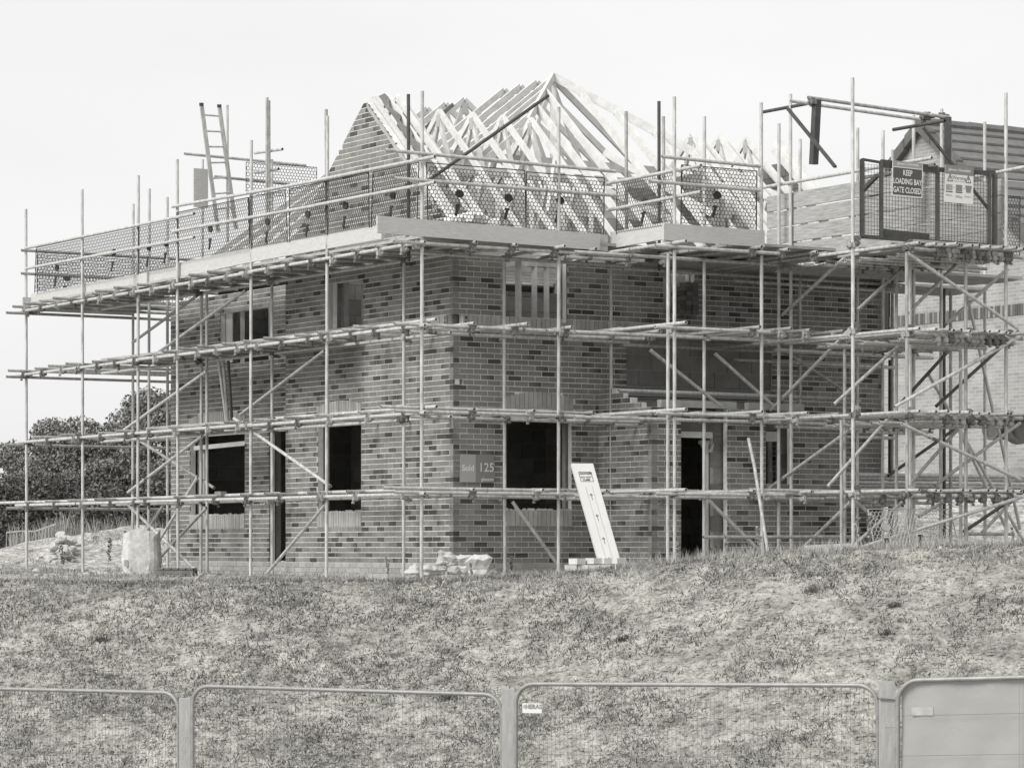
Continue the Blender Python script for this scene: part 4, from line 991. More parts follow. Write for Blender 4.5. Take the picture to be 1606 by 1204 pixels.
cd = thing('cable_drum', 'dark round drum lying on its side at the right edge, before the pale wall', 'drum', FY(1580, 690, 57))
mb = MB(); c = FY(1600, 673, 57); mb.tube(c-Vector((0,.3,0)), c+Vector((0,.3,0)), .28, 18, hollow=True); mb.build('drum_side', 'steel_dark', cd)
mb = MB(); c = FY(1562, 672, 57.2); mb.tube(c-Vector((.12,.1,0)), c+Vector((.12,.1,0)), .22, 18, hollow=True); mb.build('drum_core', 'tile_dark', cd)
# stack of scaffold tubes beyond the tower
for i, (v, m_) in enumerate(((745, 'steel_light'), (751, 'steel_mid'), (757, 'steel_light'), (762.5, 'steel_mid'), (768, 'steel_light'))):
    a_ = .9+.02*i; p, q = FA(1294+6*(i%3), v-1, -.55-.05*i), FA(1640, v+3, -.55-.05*i)
    s = MB(); s.tube(p, q, .035 if i == 0 else .027, 10); s.build('spare_tube', m_, None, origin=p, label='spare scaffold tube in the level bundle across the tower, %s' % ('topmost and thickest', 'second from the top', 'middle one', 'second from the bottom', 'lowest')[i], category='tube', group='spare tubes stored across the tower')
# ------------------------------------------------------------------ trees behind on the left
def leafcloud(name, blobs, n, sz, parent, ts, extra=None):
    V, Fc, T = [], [], []
    wts = np.array([b[3]*b[4]*b[5] for b in blobs])**(2/3); wts /= wts.sum()
    cnt = RNG.multinomial(n, wts); k = 0
    for b, c in zip(blobs, cnt):
        d = RNG.normal(size=(c, 3)); d /= np.linalg.norm(d, axis=1, keepdims=True)
        rr = RNG.uniform(.45, 1.08, c)**.6
        P = np.array(b[:3])+d*np.array(b[3:6])*rr[:, None]
        # small clumps
        u = RNG.normal(size=(c, 3)); u /= np.linalg.norm(u, axis=1, keepdims=True)
        w = np.cross(u, RNG.normal(size=(c, 3))); w /= np.linalg.norm(w, axis=1, keepdims=True)
        s = RNG.uniform(.5, 1.3, c)[:, None]*sz
        tone = RNG.uniform(ts[0], ts[1], c)
        q = np.stack([P-u*s, P+w*s*.6, P+u*s, P-w*s*.6], 1)
        V.append(q.reshape(-1, 3)); T.append(np.repeat(tone, 4)); Fc.append((np.arange(c*4).reshape(c, 4)+k)); k += c*4
    V = np.concatenate(V); T = np.concatenate(T); Fc = np.concatenate(Fc)
    me = bpy.data.meshes.new(name); me.from_pydata((V-np.array(ROOT[parent.name] if parent else (0,0,0))).tolist(), [], Fc.tolist())
    ca = me.color_attributes.new('tone', 'FLOAT_COLOR', 'POINT'); t = np.stack([T, T*.992, T*.965, np.ones_like(T)], 1).astype(np.float32); ca.data.foreach_set('color', t.ravel())
    me.materials.append(MATS['leaf']); o = bpy.data.objects.new(name, me); COL.objects.link(o)
    if parent: o.parent = parent; ROOT[o.name] = ROOT[parent.name]
    return o
def tree(u, Y, vtop, wid, label, n=9000, ts=(.10, .25), name='broadleaf_tree'):
    base = Vector(((u-CX)/F*Y, Y, float(gz((u-CX)/F*Y, Y))-.1)); top = zv(vtop, Y); H = top-base.z
    t = thing(name, label, 'tree', base, 'trees behind the site on the left')
    mb = MB(); mb.tube(base, base+UP*H*.35, .18, 8, hollow=False, r2=.13)
    for k in range(7):
        an = k*2.4; mb.tube(base+UP*H*(.25+.05*k), base+Vector((math.cos(an)*wid*.3, math.sin(an)*wid*.3, H*(.5+.05*k))), .09, 6, hollow=False, r2=.03)
    mb.build('trunk', 'trunk', t)
    bl_ = []
    for k in range(26):
        h = random.uniform(.12, .93); rad = wid*.5*math.sqrt(max(.05, 1-((h-.45)/.58)**2)); an = random.uniform(0, 6.28); rr = rad*math.sqrt(random.random())*.85
        s = random.uniform(.10, .2)*wid
        bl_.append((base.x+math.cos(an)*rr, Y+math.sin(an)*rr*.8, base.z+H*h-s*.1, s, s, s*.75))
    bl_.append((base.x, Y, top-.14*wid, .16*wid, .16*wid, .14*wid))
    leafcloud('crown', bl_, n, .05, t, ts)
specs = [(18, 88, 690, 3.2, 'dark rounded tree at the far left edge, its top level with the lift of tubes'), (70, 86, 706, 3.4, 'low dark tree left of the second tall pole'), (125, 86, 652, 3.6, 'dark tree whose crown top shows against the sky beside the second tall pole'),
         (108, 84, 700, 3.0, 'lower bushy tree standing before the crown by the second pole'), (180, 84, 660, 3.0, 'dark tree filling the gap left of the third tall pole'), (232, 86, 614, 3.8, 'tallest dark tree, its crown against the sky left of the house corner'), (262, 80, 640, 2.6, 'narrow dark tree directly beside the left corner of the brick house'),
         (205, 80, 700, 2.8, 'low dense tree in front of the tallest one'), (45, 80, 735, 2.8, 'low shrubby tree near the left edge above the pale rubble'), (150, 78, 725, 2.8, 'low shrubby tree between the second and third tall poles')]
for u, Y, v, wd_, l in specs: tree(u, Y, v, wd_, l, n=int(19000*wd_/3))
ug = thing('hedge', 'dark undergrowth hedge running along below the trees on the left', 'hedge', FY(120, 860, 78))
bl_ = [(((u-CX)/F*77), 77+random.uniform(-1,1), random.uniform(.3, 1.5), random.uniform(.5,1), .9, random.uniform(.4,.8)) for u in range(-20, 330, 7)]
leafcloud('foliage', bl_, 75000, .05, ug, (.05, .17))
# ------------------------------------------------------------------ weeds and grass
def blades(name, X, Y, h, wdt, tone, lean, base=0.0, kind='stuff', flat=0, dirs=None, label=None, cat=None):
    n = len(X); Z = gz(X, Y)-.01+base; an = RNG.uniform(0, 6.28, n); ld = RNG.uniform(0, 6.28, n) if dirs is None else dirs
    lx, ly = np.cos(ld)*lean*h, np.sin(ld)*lean*h; wx, wy = np.cos(an)*wdt, np.sin(an)*wdt*.5
    hz = h*np.sqrt(np.clip(1-lean**2*.8, .05, 1))
    P0 = np.stack([X-wx, Y-wy, Z], 1); P1 = np.stack([X+wx, Y+wy, Z], 1)
    P2 = np.stack([X+lx*.45+wx*.8, Y+ly*.45+wy*.8, Z+hz*.6], 1); P3 = np.stack([X+lx*.45-wx*.8, Y+ly*.45-wy*.8, Z+hz*.6], 1); P4 = np.stack([X+lx, Y+ly, Z+hz], 1)
    V = np.stack([P0, P1, P2, P3, P4], 1).reshape(-1, 3); b = np.arange(n)[:, None]*5
    Fq = b+np.array([[0, 1, 2, 3]]); Ft = b+np.array([[3, 2, 4]])
    me = bpy.data.meshes.new(name); me.vertices.add(len(V)); me.vertices.foreach_set('co', V.ravel())
    me.loops.add(n*7); me.loops.foreach_set('vertex_index', np.concatenate([Fq, Ft], 1).ravel())
    me.polygons.add(2*n); st = (np.arange(n)[:, None]*7+np.array([[0, 4]])).ravel(); me.polygons.foreach_set('loop_start', st); me.polygons.foreach_set('loop_total', np.tile([4, 3], n))
    me.update(); me.validate()
    ca = me.color_attributes.new('tone', 'FLOAT_COLOR', 'POINT'); T = np.repeat(tone, 5); ca.data.foreach_set('color', np.stack([T, T*.992, T*.965, np.ones_like(T)], 1).astype(np.float32).ravel())
    me.materials.append(MATS['blade']); o = bpy.data.objects.new(name, me); COL.objects.link(o); o['kind'] = kind
    if label: o['label'] = label
    return o
def scatter(n, x0, x1, y0, y1, mask=None, clump=0):
    X = RNG.uniform(x0, x1, n*5); Y = RNG.uniform(y0, y1, n*5)
    keep = (np.abs(X) < Y*.178+.3)
    if mask is not None: keep &= mask(X, Y)
    X, Y = X[keep][:n], Y[keep][:n]
    if clump:
        X = np.repeat(X, clump)+RNG.normal(0, .035, len(X)*clump); Y = np.repeat(Y, clump)+RNG.normal(0, .045, len(Y)*clump)
    return X, Y
dens = lambda X, Y: (fbm(X, Y, 21, 4, .55)+.5*fbm(X, Y, 8, 3, 2.5)) 
mk = lambda X, Y: dens(X, Y)+.22*(X < 0)-.30*(X > 1.5) > RNG.uniform(-.7, .8, len(X))
X, Y = scatter(21000, -8, 8, 30.5, 40, mk, clump=5)
blades('weeds', X, Y, RNG.uniform(.015, .085, len(X)), RNG.uniform(.003, .007, len(X)), RNG.uniform(.04, .15, len(X)), RNG.uniform(.4, 1.0, len(X)))
X, Y = scatter(15000, -8, 8, 30.5, 39.6, mk, clump=2)
blades('low_leaves', X, Y, RNG.uniform(.012, .04, len(X)), RNG.uniform(.008, .018, len(X)), RNG.uniform(.08, .30, len(X)), RNG.uniform(.8, 1.1, len(X)))
X, Y = scatter(5200, -8, 8, 30.5, 41.5, None)
blades('dry_straw', X, Y, RNG.uniform(.06, .30, len(X))**1.0, RNG.uniform(.002, .0045, len(X)), RNG.uniform(.4, .62, len(X)), RNG.uniform(.95, 1.12, len(X)), dirs=RNG.normal(.5, .9, len(X)))
# short fringe on the crest
def cm(X, Y): return np.abs(Y-crestY(X)-.2) < .9
X, Y = scatter(2600, -8, 8, 36.5, 41, lambda X, Y: cm(X, Y) & (fbm(X, Y, 9, 4, 1.2) > -.1), clump=7)
blades('crest_grass', X, Y, RNG.uniform(.03, .12, len(X)), RNG.uniform(.002, .005, len(X)), RNG.uniform(.15, .38, len(X)), RNG.uniform(.2, .9, len(X)))
X, Y = scatter(550, 1.4, 7.5, 37.4, 40.0, lambda X, Y: (Y > crestY(X)+.1), clump=6)
blades('tall_grass', X, Y, RNG.uniform(.06, .24, len(X)), RNG.uniform(.002, .004, len(X)), RNG.uniform(.22, .45, len(X)), RNG.uniform(.1, .7, len(X)))
X, Y = scatter(2600, -11, -2, 41, 62, lambda X, Y: (fbm(X, Y, 4, 3, .3) > -.1), clump=6)
blades('site_weeds', X, Y, RNG.uniform(.03, .12, len(X)), RNG.uniform(.003, .007, len(X)), RNG.uniform(.15, .34, len(X)), RNG.uniform(.3, 1.0, len(X)))
X, Y = scatter(420, -11, -6.5, 66, 74, None, clump=12)
blades('reeds', X, Y, RNG.uniform(.2, .75, len(X)), RNG.uniform(.006, .012, len(X)), RNG.uniform(.16, .34, len(X)), RNG.uniform(.1, .4, len(X)))
# clods of soil on the bank
n = 16000; X, Y = scatter(n, -8, 8, 30.5, 39.5); n = len(X); Z = gz(X, Y)
octa = np.array([[1,0,0],[-1,0,0],[0,1,0],[0,-1,0],[0,0,1],[0,0,-1]], float); of = np.array([[0,2,4],[2,1,4],[1,3,4],[3,0,4],[2,0,5],[1,2,5],[3,1,5],[0,3,5]])
s = RNG.uniform(.008, .042, n)**1.0; V = octa[None]*s[:, None, None]*RNG.uniform(.6, 1.3, (n, 6, 1)); V[:, :, 2] *= .7; V += np.stack([X, Y, Z], 1)[:, None]
me = bpy.data.meshes.new('soil_clods'); me.from_pydata(V.reshape(-1, 3).tolist(), [], (of[None]+np.arange(n)[:, None, None]*6).reshape(-1, 3).tolist()); me.materials.append(SOIL)
o = bpy.data.objects.new('soil_clods', me); COL.objects.link(o); o['kind'] = 'stuff'
# thistle-like weeds on the crest
def weed(p, h, label, t=(.25, .4)):
    o = thing('tall_weed', label, 'weed', p, 'tall weeds on the crest')
    mb = MB(); tip = p+UP*h+Vector((random.uniform(-.05,.05)*h*2, 0, 0)); mb.tube(p, tip, .005, 5, hollow=False, r2=.003); mb.build('stem', 'blade_grey', o)
    bl_ = [(p.x+(tip.x-p.x)*f+random.uniform(-.04,.04)*h, p.y+random.uniform(-.02,.02), p.z+h*f, .03*h*2, .03, .035*h*2) for f in np.linspace(.45, 1, 7)]
    leafcloud('leaves', bl_, 160, .016, o, t)
mat('blade_grey', .22, .9, .2, 10)
def on(u, v, Y): p = FY(u, v, Y); p.z = gzp(p); return p
for u, Y, h, l in ((1062, 38.9, .26, 'tall flowering weed on the crest left of the bay doorway'), (1140, 38.6, .30, 'pale flowering weed on the crest below the round post of the doorway'), (1192, 38.4, .34, 'pale flowering weed beside the foot of the leaning tube'), (1345, 38.4, .42, 'thin seeding stalk before the corner of the loading tower'), (1362, 38.5, .46, 'taller thin seeding stalk just right of the tower corner pole'),
                   (800, 38.9, .28, 'dark spiky weed on the crest below the big window'), (740, 39.0, .22, 'small pale weed before the white rubble bags'), (610, 39.3, .30, 'slender weed left of the rubble bags'), (100, 47, .5, 'dark dock weed on the pale ground near the left edge'), (168, 48, .55, 'dark dock weed on the pale ground left of the white bulk bag'), (1590, 37.6, .24, 'green tuft on the crest at the right edge')):
    weed(on(u, 870, Y), h, l, (.08, .16) if 'dark' in l else (.25, .42))
def clump(u, v, Yd, label, n=260, r=.09):
    # dark tussocks on the bank: find the depth where the slope meets this sight line
    ys = np.linspace(31, 39, 400); xs = (u-CX)/F*ys; dd = gz(xs, ys)-(YH-v)/F*ys; i = int(np.argmax(dd > 0)); p = Vector((xs[i], ys[i], float(gz(xs[i], ys[i]))))
    return p
for u, v, l in ((1271, 929, 'dark tussock high on the bank right of centre'), (1402, 952, 'dark tussock on the bank below the loading tower'), (706, 1095, 'dark weedy clump just above the middle fence post'), (1390, 995, 'thin dark upright clump on the right of the bank'), (975, 1005, 'small dark clump in the middle of the bank'), (160, 1005, 'dark clump on the left of the bank')):
    p = clump(u, v, 0, l); n = 110; o = blades('grass_tussock', p.x+RNG.normal(0, .05, n), p.y+RNG.normal(0, .04, n), RNG.uniform(.03, .11, n), RNG.uniform(.003, .006, n), RNG.uniform(.04, .09, n), RNG.uniform(.3, 1.0, n), kind=None); del o['kind']
    o['label'] = l; o['category'] = 'tussock'; o['group'] = 'dark tussocks on the bank'
# litter on the bank
for u, v, w_, h_, l in ((1212, 1111, .13, .09, 'crumpled white plastic scrap on the bank below the right fence panel'), (1567, 990, .15, .05, 'white scrap of paper near the right edge of the bank'), (1462, 1043, .10, .07, 'white scrap on the bank above the sheeted fence panel'), (1525, 1053, .14, .05, 'white scrap just above the rail of the sheeted fence panel'),
                        (380, 997, .13, .07, 'pale lump on the left of the bank'), (780, 948, .05, .06, 'small white scrap high on the bank left of centre'), (1115, 1143, .07, .06, 'small pale scrap low on the bank right of centre'), (1088, 1157, .12, .04, 'pale flat stone low on the bank')):
    p = clump(u, v, 0, l); mb = MB()
    for k in range(9):
        c = p+Vector((random.uniform(-.5,.5)*w_, random.uniform(-.05,.0), .03+random.uniform(.2,.9)*h_)); an = random.uniform(0, 3.14)
        mb.quad(c+Vector((-.2*w_, 0, -.15*h_)), c+Vector((.25*w_, .02*math.sin(an), -.2*h_*math.cos(an))), c+Vector((.2*w_, .01, .25*h_)), c+Vector((-.25*w_*math.sin(an), -.02, .2*h_)))
    mb.build('litter', 'print_white', None, origin=p, label=l, category='litter')
# ------------------------------------------------------------------ temporary fence in the foreground
FG = -3.25
def fp(u, Y, z): return Vector(((u-CX)/F*Y, Y, z))
posts = [(290.5, 28.1, 1094, .105, 'weathered timber post between the first and second fence panels from the left'), (797, 26.2, 1080, .112, 'weathered timber post left of the panel with the small white plate'), (1391, 24.4, 1068, .118, 'pale timber post with wire ties beside the sheeted fence panel')]
mat('post_wood', .36, .9, .22, 3, stretch=(6,6,1), bump=.3, bscale=30)
for u, Y, v, w_, l in posts:
    p = fp(u, Y, zv(v, Y)); t = thing('timber_post', l, 'post', Vector((p.x, p.y, FG)), 'timber posts of the front fence')
    mb = MB(); mb.obox(((p.x, p.y, (p.z+FG)/2)), (w_/2, 0, 0), (0, w_/2*.9, 0), (0, 0, (p.z-FG)/2)); mb.build('post', 'post_wood', t)
    mb = MB(); mb.obox((p.x+.02, p.y-w_/2*.9-.0015, p.z-.36), (w_*.36, 0, 0), (0, .002, 0), (0, 0, .0015)); mb.build('saw_cut', 'timber_new', t)
pan = [(-150, 280, 29.9, 28.3, 1076, 1086, 'leftmost fence panel running out of the picture', 0), (302, 787, 27.9, 26.4, 1075, 1089, 'sagging fence panel between the left and middle timber posts', 0), (809, 1377, 26.0, 24.55, 1072, 1074, 'level fence panel carrying a small white plate at its upper left', 0), (1408, 1960, 24.2, 23.0, 1067, 1052, 'rightmost fence panel covered with a pale translucent sheet', 1)]
mat('fence_tube', .27, .5, .2, 12, metal=.3)
def sheet_mat():
    m = bpy.data.materials.new('sheet'); m.use_nodes = True; n = m.node_tree; b = n.nodes['Principled BSDF']; b.inputs['Base Color'].default_value = g(.40); b.inputs['Roughness'].default_value = .6; b.inputs['Alpha'].default_value = 1
    tr = n.nodes.new('ShaderNodeBsdfTranslucent'); tr.inputs[0].default_value = g(.4); mx = n.nodes.new('ShaderNodeMixShader'); mx.inputs[0].default_value = .35
    z = n.nodes.new('ShaderNodeTexNoise'); z.inputs['Scale'].default_value = 2.2; z.inputs['Detail'].default_value = 6; tcn = n.nodes.new('ShaderNodeTexCoord'); n.links.new(tcn.outputs['Object'], z.inputs['Vector'])
    cr = n.nodes.new('ShaderNodeValToRGB'); cr.color_ramp.elements[0].color = g(.33); cr.color_ramp.elements[1].color = g(.44); n.links.new(z.outputs[0], cr.inputs[0]); n.links.new(cr.outputs[0], b.inputs['Base Color'])
    bp = n.nodes.new('ShaderNodeBump'); bp.inputs['Strength'].default_value = .5; bp.inputs['Distance'].default_value = .05; n.links.new(z.outputs[0], bp.inputs['Height']); n.links.new(bp.outputs[0], b.inputs['Normal'])
    o = n.nodes['Material Output']; n.links.new(b.outputs[0], mx.inputs[1]); n.links.new(tr.outputs[0], mx.inputs[2]); n.links.new(mx.outputs[0], o.inputs[0]); MATS['sheet'] = m
sheet_mat()
for u0, u1, Y0, Y1, v0, v1, l, sh in pan:
    A = fp(u0, Y0, zv(v0, Y0)); B = fp(u1, Y1, zv(v1, Y1)); d = (B-A); ln = d.length; d.normalize(); nr = d.cross(UP).normalized()
    t = thing('fence_panel', l, 'fence panel', Vector(((A.x+B.x)/2, (A.y+B.y)/2, FG+.1)), 'wire fence panels along the foot of the bank')
    rr = .17; zb_ = FG+.12; pts = [Vector((A.x, A.y, zb_)), A-UP*rr]
    for k in range(1, 7): an = math.pi/2*k/6; pts.append(A+d*rr*(1-math.cos(an))-UP*rr*(1-math.sin(an)))
    pts.append(B-d*rr)
    for k in range(1, 7): an = math.pi/2*k/6; pts.append(B-d*rr*(1-math.sin(an))-UP*rr*(1-math.cos(an)))
    pts.append(Vector((B.x, B.y, zb_))); pts.append(pts[0])
    mb = MB(); n = 10; rings = []
    for i, p in enumerate(pts):
        q0 = pts[max(i-1, 0)]; q1 = pts[min(i+1, len(pts)-1)]; tt = (q1-q0).normalized()
        if i in (0, len(pts)-1): tt = UP if i == 0 else -d
        x = nr; y = tt.cross(x).normalized(); rings.append([mb.pv(p+(x*math.cos(2*math.pi*k/n)+y*math.sin(2*math.pi*k/n))*.0195) for k in range(n)])
    for a_, b_ in zip(rings[:-1], rings[1:]):
        for k in range(n): mb.f.append([a_[k], a_[(k+1)%n], b_[(k+1)%n], b_[k]])
    mb.build('tube_frame', 'fence_tube', t, smooth=True)
    mb = MB(); k = 1; st = .0385
    while k*st < ln-.02:
        x = k*st; tp = A+d*x; drop = 0 if rr < x < ln-rr else rr-math.sqrt(max(0, rr*rr-(rr-min(x, ln-x))**2))
        wo = .012 if not sh or x > 1.0 else -.047; mb.tube(Vector((tp.x, tp.y, zb_))+nr*wo, tp-UP*(drop-.022)+nr*wo, .0015, 3, hollow=False); k += 1
    for z_ in (.28, .60, 1.0, 1.5): mb.tube(A-UP*z_+nr*.014, B-UP*z_+nr*.014, .0015, 3, hollow=False)
    mb.build('wire_infill', 'wire', t)
    if sh:
        mb = MB(); nx_, nz_ = 30, 16; idx = [[mb.pv(A+d*(.02+(ln-.04)*i/nx_)-UP*((.02 if 0 < i else .09)+(1.75)*j/nz_)-nr*(.03+.01*math.sin(i*1.3+j*.7))) for j in range(nz_+1)] for i in range(nx_+1)]
        for i in range(nx_):
            for j in range(nz_): mb.f.append([idx[i][j], idx[i+1][j], idx[i+1][j+1], idx[i][j+1]])
        mb.build('debris_sheet', 'sheet', t, smooth=True)
        mb = MB(); mb.obox(A+d*.20-UP*.25-nr*.017, d*.09, nr*.001, UP*.035); mb.build('name_plate', 'mesh_grey', t)
    if 'plate' in l:
        mb = MB(); c = A+d*.165-UP*.205+nr*.02; mb.obox(c, d*.092, nr*.001, UP*.042); mb.build('name_plate', 'white_board', t)
        text('HERAS', .052, c+d*.016+UP*.012+nr*.004, d, UP, 'paint_grey', t, bold=.0022)
        mb = MB(); mb.obox(c-d*.07+UP*.014+nr*.003, d*.012, nr*.0005, UP*.014); mb.build('logo_mark', 'paint_mid', t)
# wire ties round the right post
for z_, k in ((-.13, 0), (-.16, 1)):
    mb = MB(); p = fp(1391, 24.4, zv(1068, 24.4)+z_); mb.tube(p+Vector((-.085, -.065, .02*k)), p+Vector((.11, -.065, -.02+.03*k)), .003, 4, hollow=False); mb.build('wire_tie', 'steel_dark', None, origin=p, label='twisted wire tie round the right timber post, %s' % ('upper' if k == 0 else 'lower'), category='wire tie')
# far barrier fence and rubble on the left
bf = thing('barrier_fence', 'low barred barrier panels far off at the left edge beside the rubble', 'barrier', FY(40, 850, 62))
for u0, u1 in ((10, 34), (35, 55), (56, 88)):
    p0, p1 = on(u0, 850, 62), on(u1, 850, 62); z0_ = min(p0.z, p1.z); mb = MB(); mb.bar(p0+UP*.35, p1+UP*.35, .03, .03)
    for k in range(int((p1-p0).length/.07)): q = p0+(p1-p0).normalized()*.07*k; mb.bar(Vector((q.x, q.y, z0_)), Vector((q.x, q.y, (p0+(p1-p0)*(q-p0).length/(p1-p0).length).z+.35)), .012, .012)
    mb.build('barrier_panel', 'mesh_grey', bf)
def rock(name, c, r, m, label, cat, group=None, sq=.7, n=2, rough=.25):
    import bmesh
    bm = bmesh.new(); bmesh.ops.create_icosphere(bm, subdivisions=n, radius=1); rs = random.Random(hash((round(c.x,2), round(r,3))) & 0xffff)
    ph = [rs.uniform(0, 6.28) for _ in range(6)]
    for v in bm.verts:
        q = v.co; k = 1+rough*(math.sin(q.x*3+ph[0])+math.sin(q.y*3.7+ph[1])+math.sin(q.z*4.1+ph[2])+.5*math.sin(q.x*8+ph[3])+.5*math.sin(q.z*9+ph[4]))/2; v.co = q*k*r; v.co.z *= sq
    me = bpy.data.meshes.new(name); bm.to_mesh(me); bm.free(); me.materials.append(MATS[m]); o = bpy.data.objects.new(name, me); COL.objects.link(o); o.location = c
    if label: o['label'] = label; o['category'] = cat
    if group: o['group'] = group
    return o
for i in range(60):
    u = random.gauss(98, 17); p = on(u, 840, 58+random.uniform(-2, 2)); p.z += max(0, .30-.0006*(u-98)**2)*random.random()
    rock('rubble_stone', p, random.uniform(.05, .15), 'stone', 'pale broken stone in the rubble heap behind the second tall pole', 'stone', 'stones of the pale rubble heap')
for i in range(22):
    u = random.uniform(20, 270); rock('rubble_stone', on(u, 860, random.uniform(46, 56)), random.uniform(.04, .09), 'stone', 'small pale stone scattered on the open ground at the left', 'stone', 'stones scattered on the open ground')
# bulk bag, pallet
bb = on(222, 905, 46.5); o = thing('bulk_bag', 'tall white woven bulk bag standing at the left rear corner of the house', 'bulk bag', bb)
w_ = .27; mb = MB(); lv = [(0, 1.0), (.25, 1.1), (.5, 1.05), (.66, 1.0)]
rg_ = []
for z_, k in lv:
    rg_.append([mb.pv(bb+Vector((math.copysign(abs(math.cos(t))**.5, math.cos(t))*w_*k+random.uniform(-.01,.01), math.copysign(abs(math.sin(t))**.5, math.sin(t))*w_*k, z_+(.05*math.cos(4*t)+.03*math.sin(3*t) if z_ > .6 else 0)))) for t in np.linspace(0, 2*math.pi, 21)[:-1]])
for a_, b_ in zip(rg_[:-1], rg_[1:]):
    for k in range(20): mb.f.append([a_[k], a_[(k+1)%20], b_[(k+1)%20], b_[k]])
mb.f.append(rg_[-1]); mb.build('sack', 'bag', o, smooth=False)
for sx_ in (-1, 1): mb = MB(); mb.bar(bb+Vector((sx_*w_*.5, -w_*1.05, .1)), bb+Vector((sx_*w_*.5, -w_, .66)), .03, .006, up=Vector((0,1,0))); mb.build('strap', 'bag', o)
mb = MB(); mb.obox(bb+Vector((-.2, -w_*1.08, .2)), (.03, 0, 0), (0, .003, 0), (0, 0, .05)); mb.build('mark', 'paint_mid', o)
pl_ = on(278, 905, 45.2); o = thing('pallet', 'dark timber pallet stack lying beside the white bulk bag', 'pallet', pl_)
for j in range(2):
    for k in range(5): mb = MB(); mb.obox(pl_+Vector((-.22+.11*k, 0, .045+.09*j)), (.045, 0, 0), (0, .35, 0), (0, 0, .011)); mb.build('slat', 'felt', o)
    for k in (-1, 0, 1): mb = MB(); mb.obox(pl_+Vector((0, .3*k, .0+.09*j)), (.27, 0, 0), (0, .04, 0), (0, 0, .03)); mb.build('runner', 'felt', o)
# rubble bags on the crest below the corner
for i, (u, v, r, l) in enumerate(((655, 898, .13, 'low white rubble sack at the left end of the bag heap'), (680, 897, .14, 'bright white sack with torn folds in the bag heap'), (718, 882, .16, 'upper pale sack lying on the heap against the wall'), (700, 876, .11, 'small upright corner of a pale sack at the top left of the heap'), (748, 893, .19, 'large pointed pale sack at the right of the bag heap'), (722, 896, .12, 'low sack at the front middle of the bag heap'), (772, 900, .08, 'small scrap of sack at the right end of the heap'))):
    p = FY(u, v, 40.5); rock('rubble_sack', p, r, 'bag', l, 'sack', 'white sacks heaped below the house corner', sq=.75 if r < .17 else .95, n=3, rough=.42)
# white blocks below the leaning board
k = 0
for row, (z_, us) in enumerate(((0, (895, 913, 931, 949, 967, 985, 1001)), (.09, (931, 950, 968)), (.085, (905,)))):
    for u in us:
        p = FY(u, 0, 40.0); mb = MB(); ty = random.uniform(-.1, .1)
        z0_ = zv(890, 40)+.0; c = Vector((p.x, 40.0+random.uniform(-.03,.03), z0_+z_)); rx = Vector((math.cos(TH+ty), math.sin(TH+ty), 0)) if row else Vector((1, .1, 0))
        mb.obox(c, rx*.07, Vector((-rx.y, rx.x, 0))*.09, UP*.038, (.55,)*8); mb.build('white_block', 'pale_brick', None, origin=c, label=('white block in the bottom row under the danger board, %s from the left' if row == 0 else 'white block in the upper row under the danger board, %s from the left') % ('first', 'second', 'third', 'fourth', 'fifth', 'sixth', 'seventh')[us.index(u)] if row < 2 else 'single tilted white block left of the danger board', category='block', group='white blocks by the danger board' if row < 2 else None)
# leaning danger board (ladder guard)
lt, lb2 = FY(913, 727, 40.55), FY(957, 883, 40.1)
d = (lt-lb2).normalized(); xr = Vector((.98, .2, 0)).normalized(); o = thing('ladder_guard', 'long white board with DANGER DO NOT CLIMB notice leaning against the scaffold', 'leaning board', lb2)
nn = xr.cross(d).normalized(); 
if nn.y > 0: nn = -nn
mb = MB(); wd2 = .145; mb.obox((lt+lb2)/2, xr*wd2, nn*.012, d*((lt-lb2).length/2)); mb.build('board', 'white_board', o)
for sx_ in (-1, 1): mb = MB(); mb.bar(lb2+xr*(wd2*1.0*sx_)-nn*.02, lt+xr*(wd2*sx_)-nn*.02, .012, .05, up=nn); mb.build('edge_rail', 'white_board', o)
def LB(x, f): return lb2+(lt-lb2)*f+xr*x+nn*.0135
for x in (-.045, .045): mb = MB(); mb.bar(LB(x, .0), LB(x, .77), .003, .001, up=nn); mb.build('ruled_line', 'paint_grey', o)
c = LB(0, .865)
for p, q in ((( -.085, .07), (.085, .07)), ((-.085, -.07), (.085, -.07)), ((-.085, -.07), (-.085, .07)), ((.085, -.07), (.085, .07))):
    mb = MB(); mb.bar(c+xr*p[0]+d*p[1], c+xr*q[0]+d*q[1], .006, .001, up=nn); mb.build('notice_border', 'print_black', o)
dd_ = (d-xr*d.dot(xr)).normalized()
text('DANGER', .042, c+dd_*.045+nn*.002, xr, dd_, 'print_black', o, bold=.001); text('DO NOT', .036, c-dd_*.008+nn*.002, xr, dd_, 'print_black', o, bold=.0008); text('CLIMB', .036, c-dd_*.046+nn*.002, xr, dd_, 'print_black', o, bold=.0008)
for f in (.66, .45, .22, .02):
    c = LB(0, f); mb = MB(); mb.bar(c-d*.045, c+d*.03, .006, .001, up=nn); mb.bar(c+d*.05, c+d*.02-xr*.018, .008, .001, up=nn); mb.bar(c+d*.05, c+d*.02+xr*.018, .008, .001, up=nn); mb.build('arrow_mark', 'print_black', o)
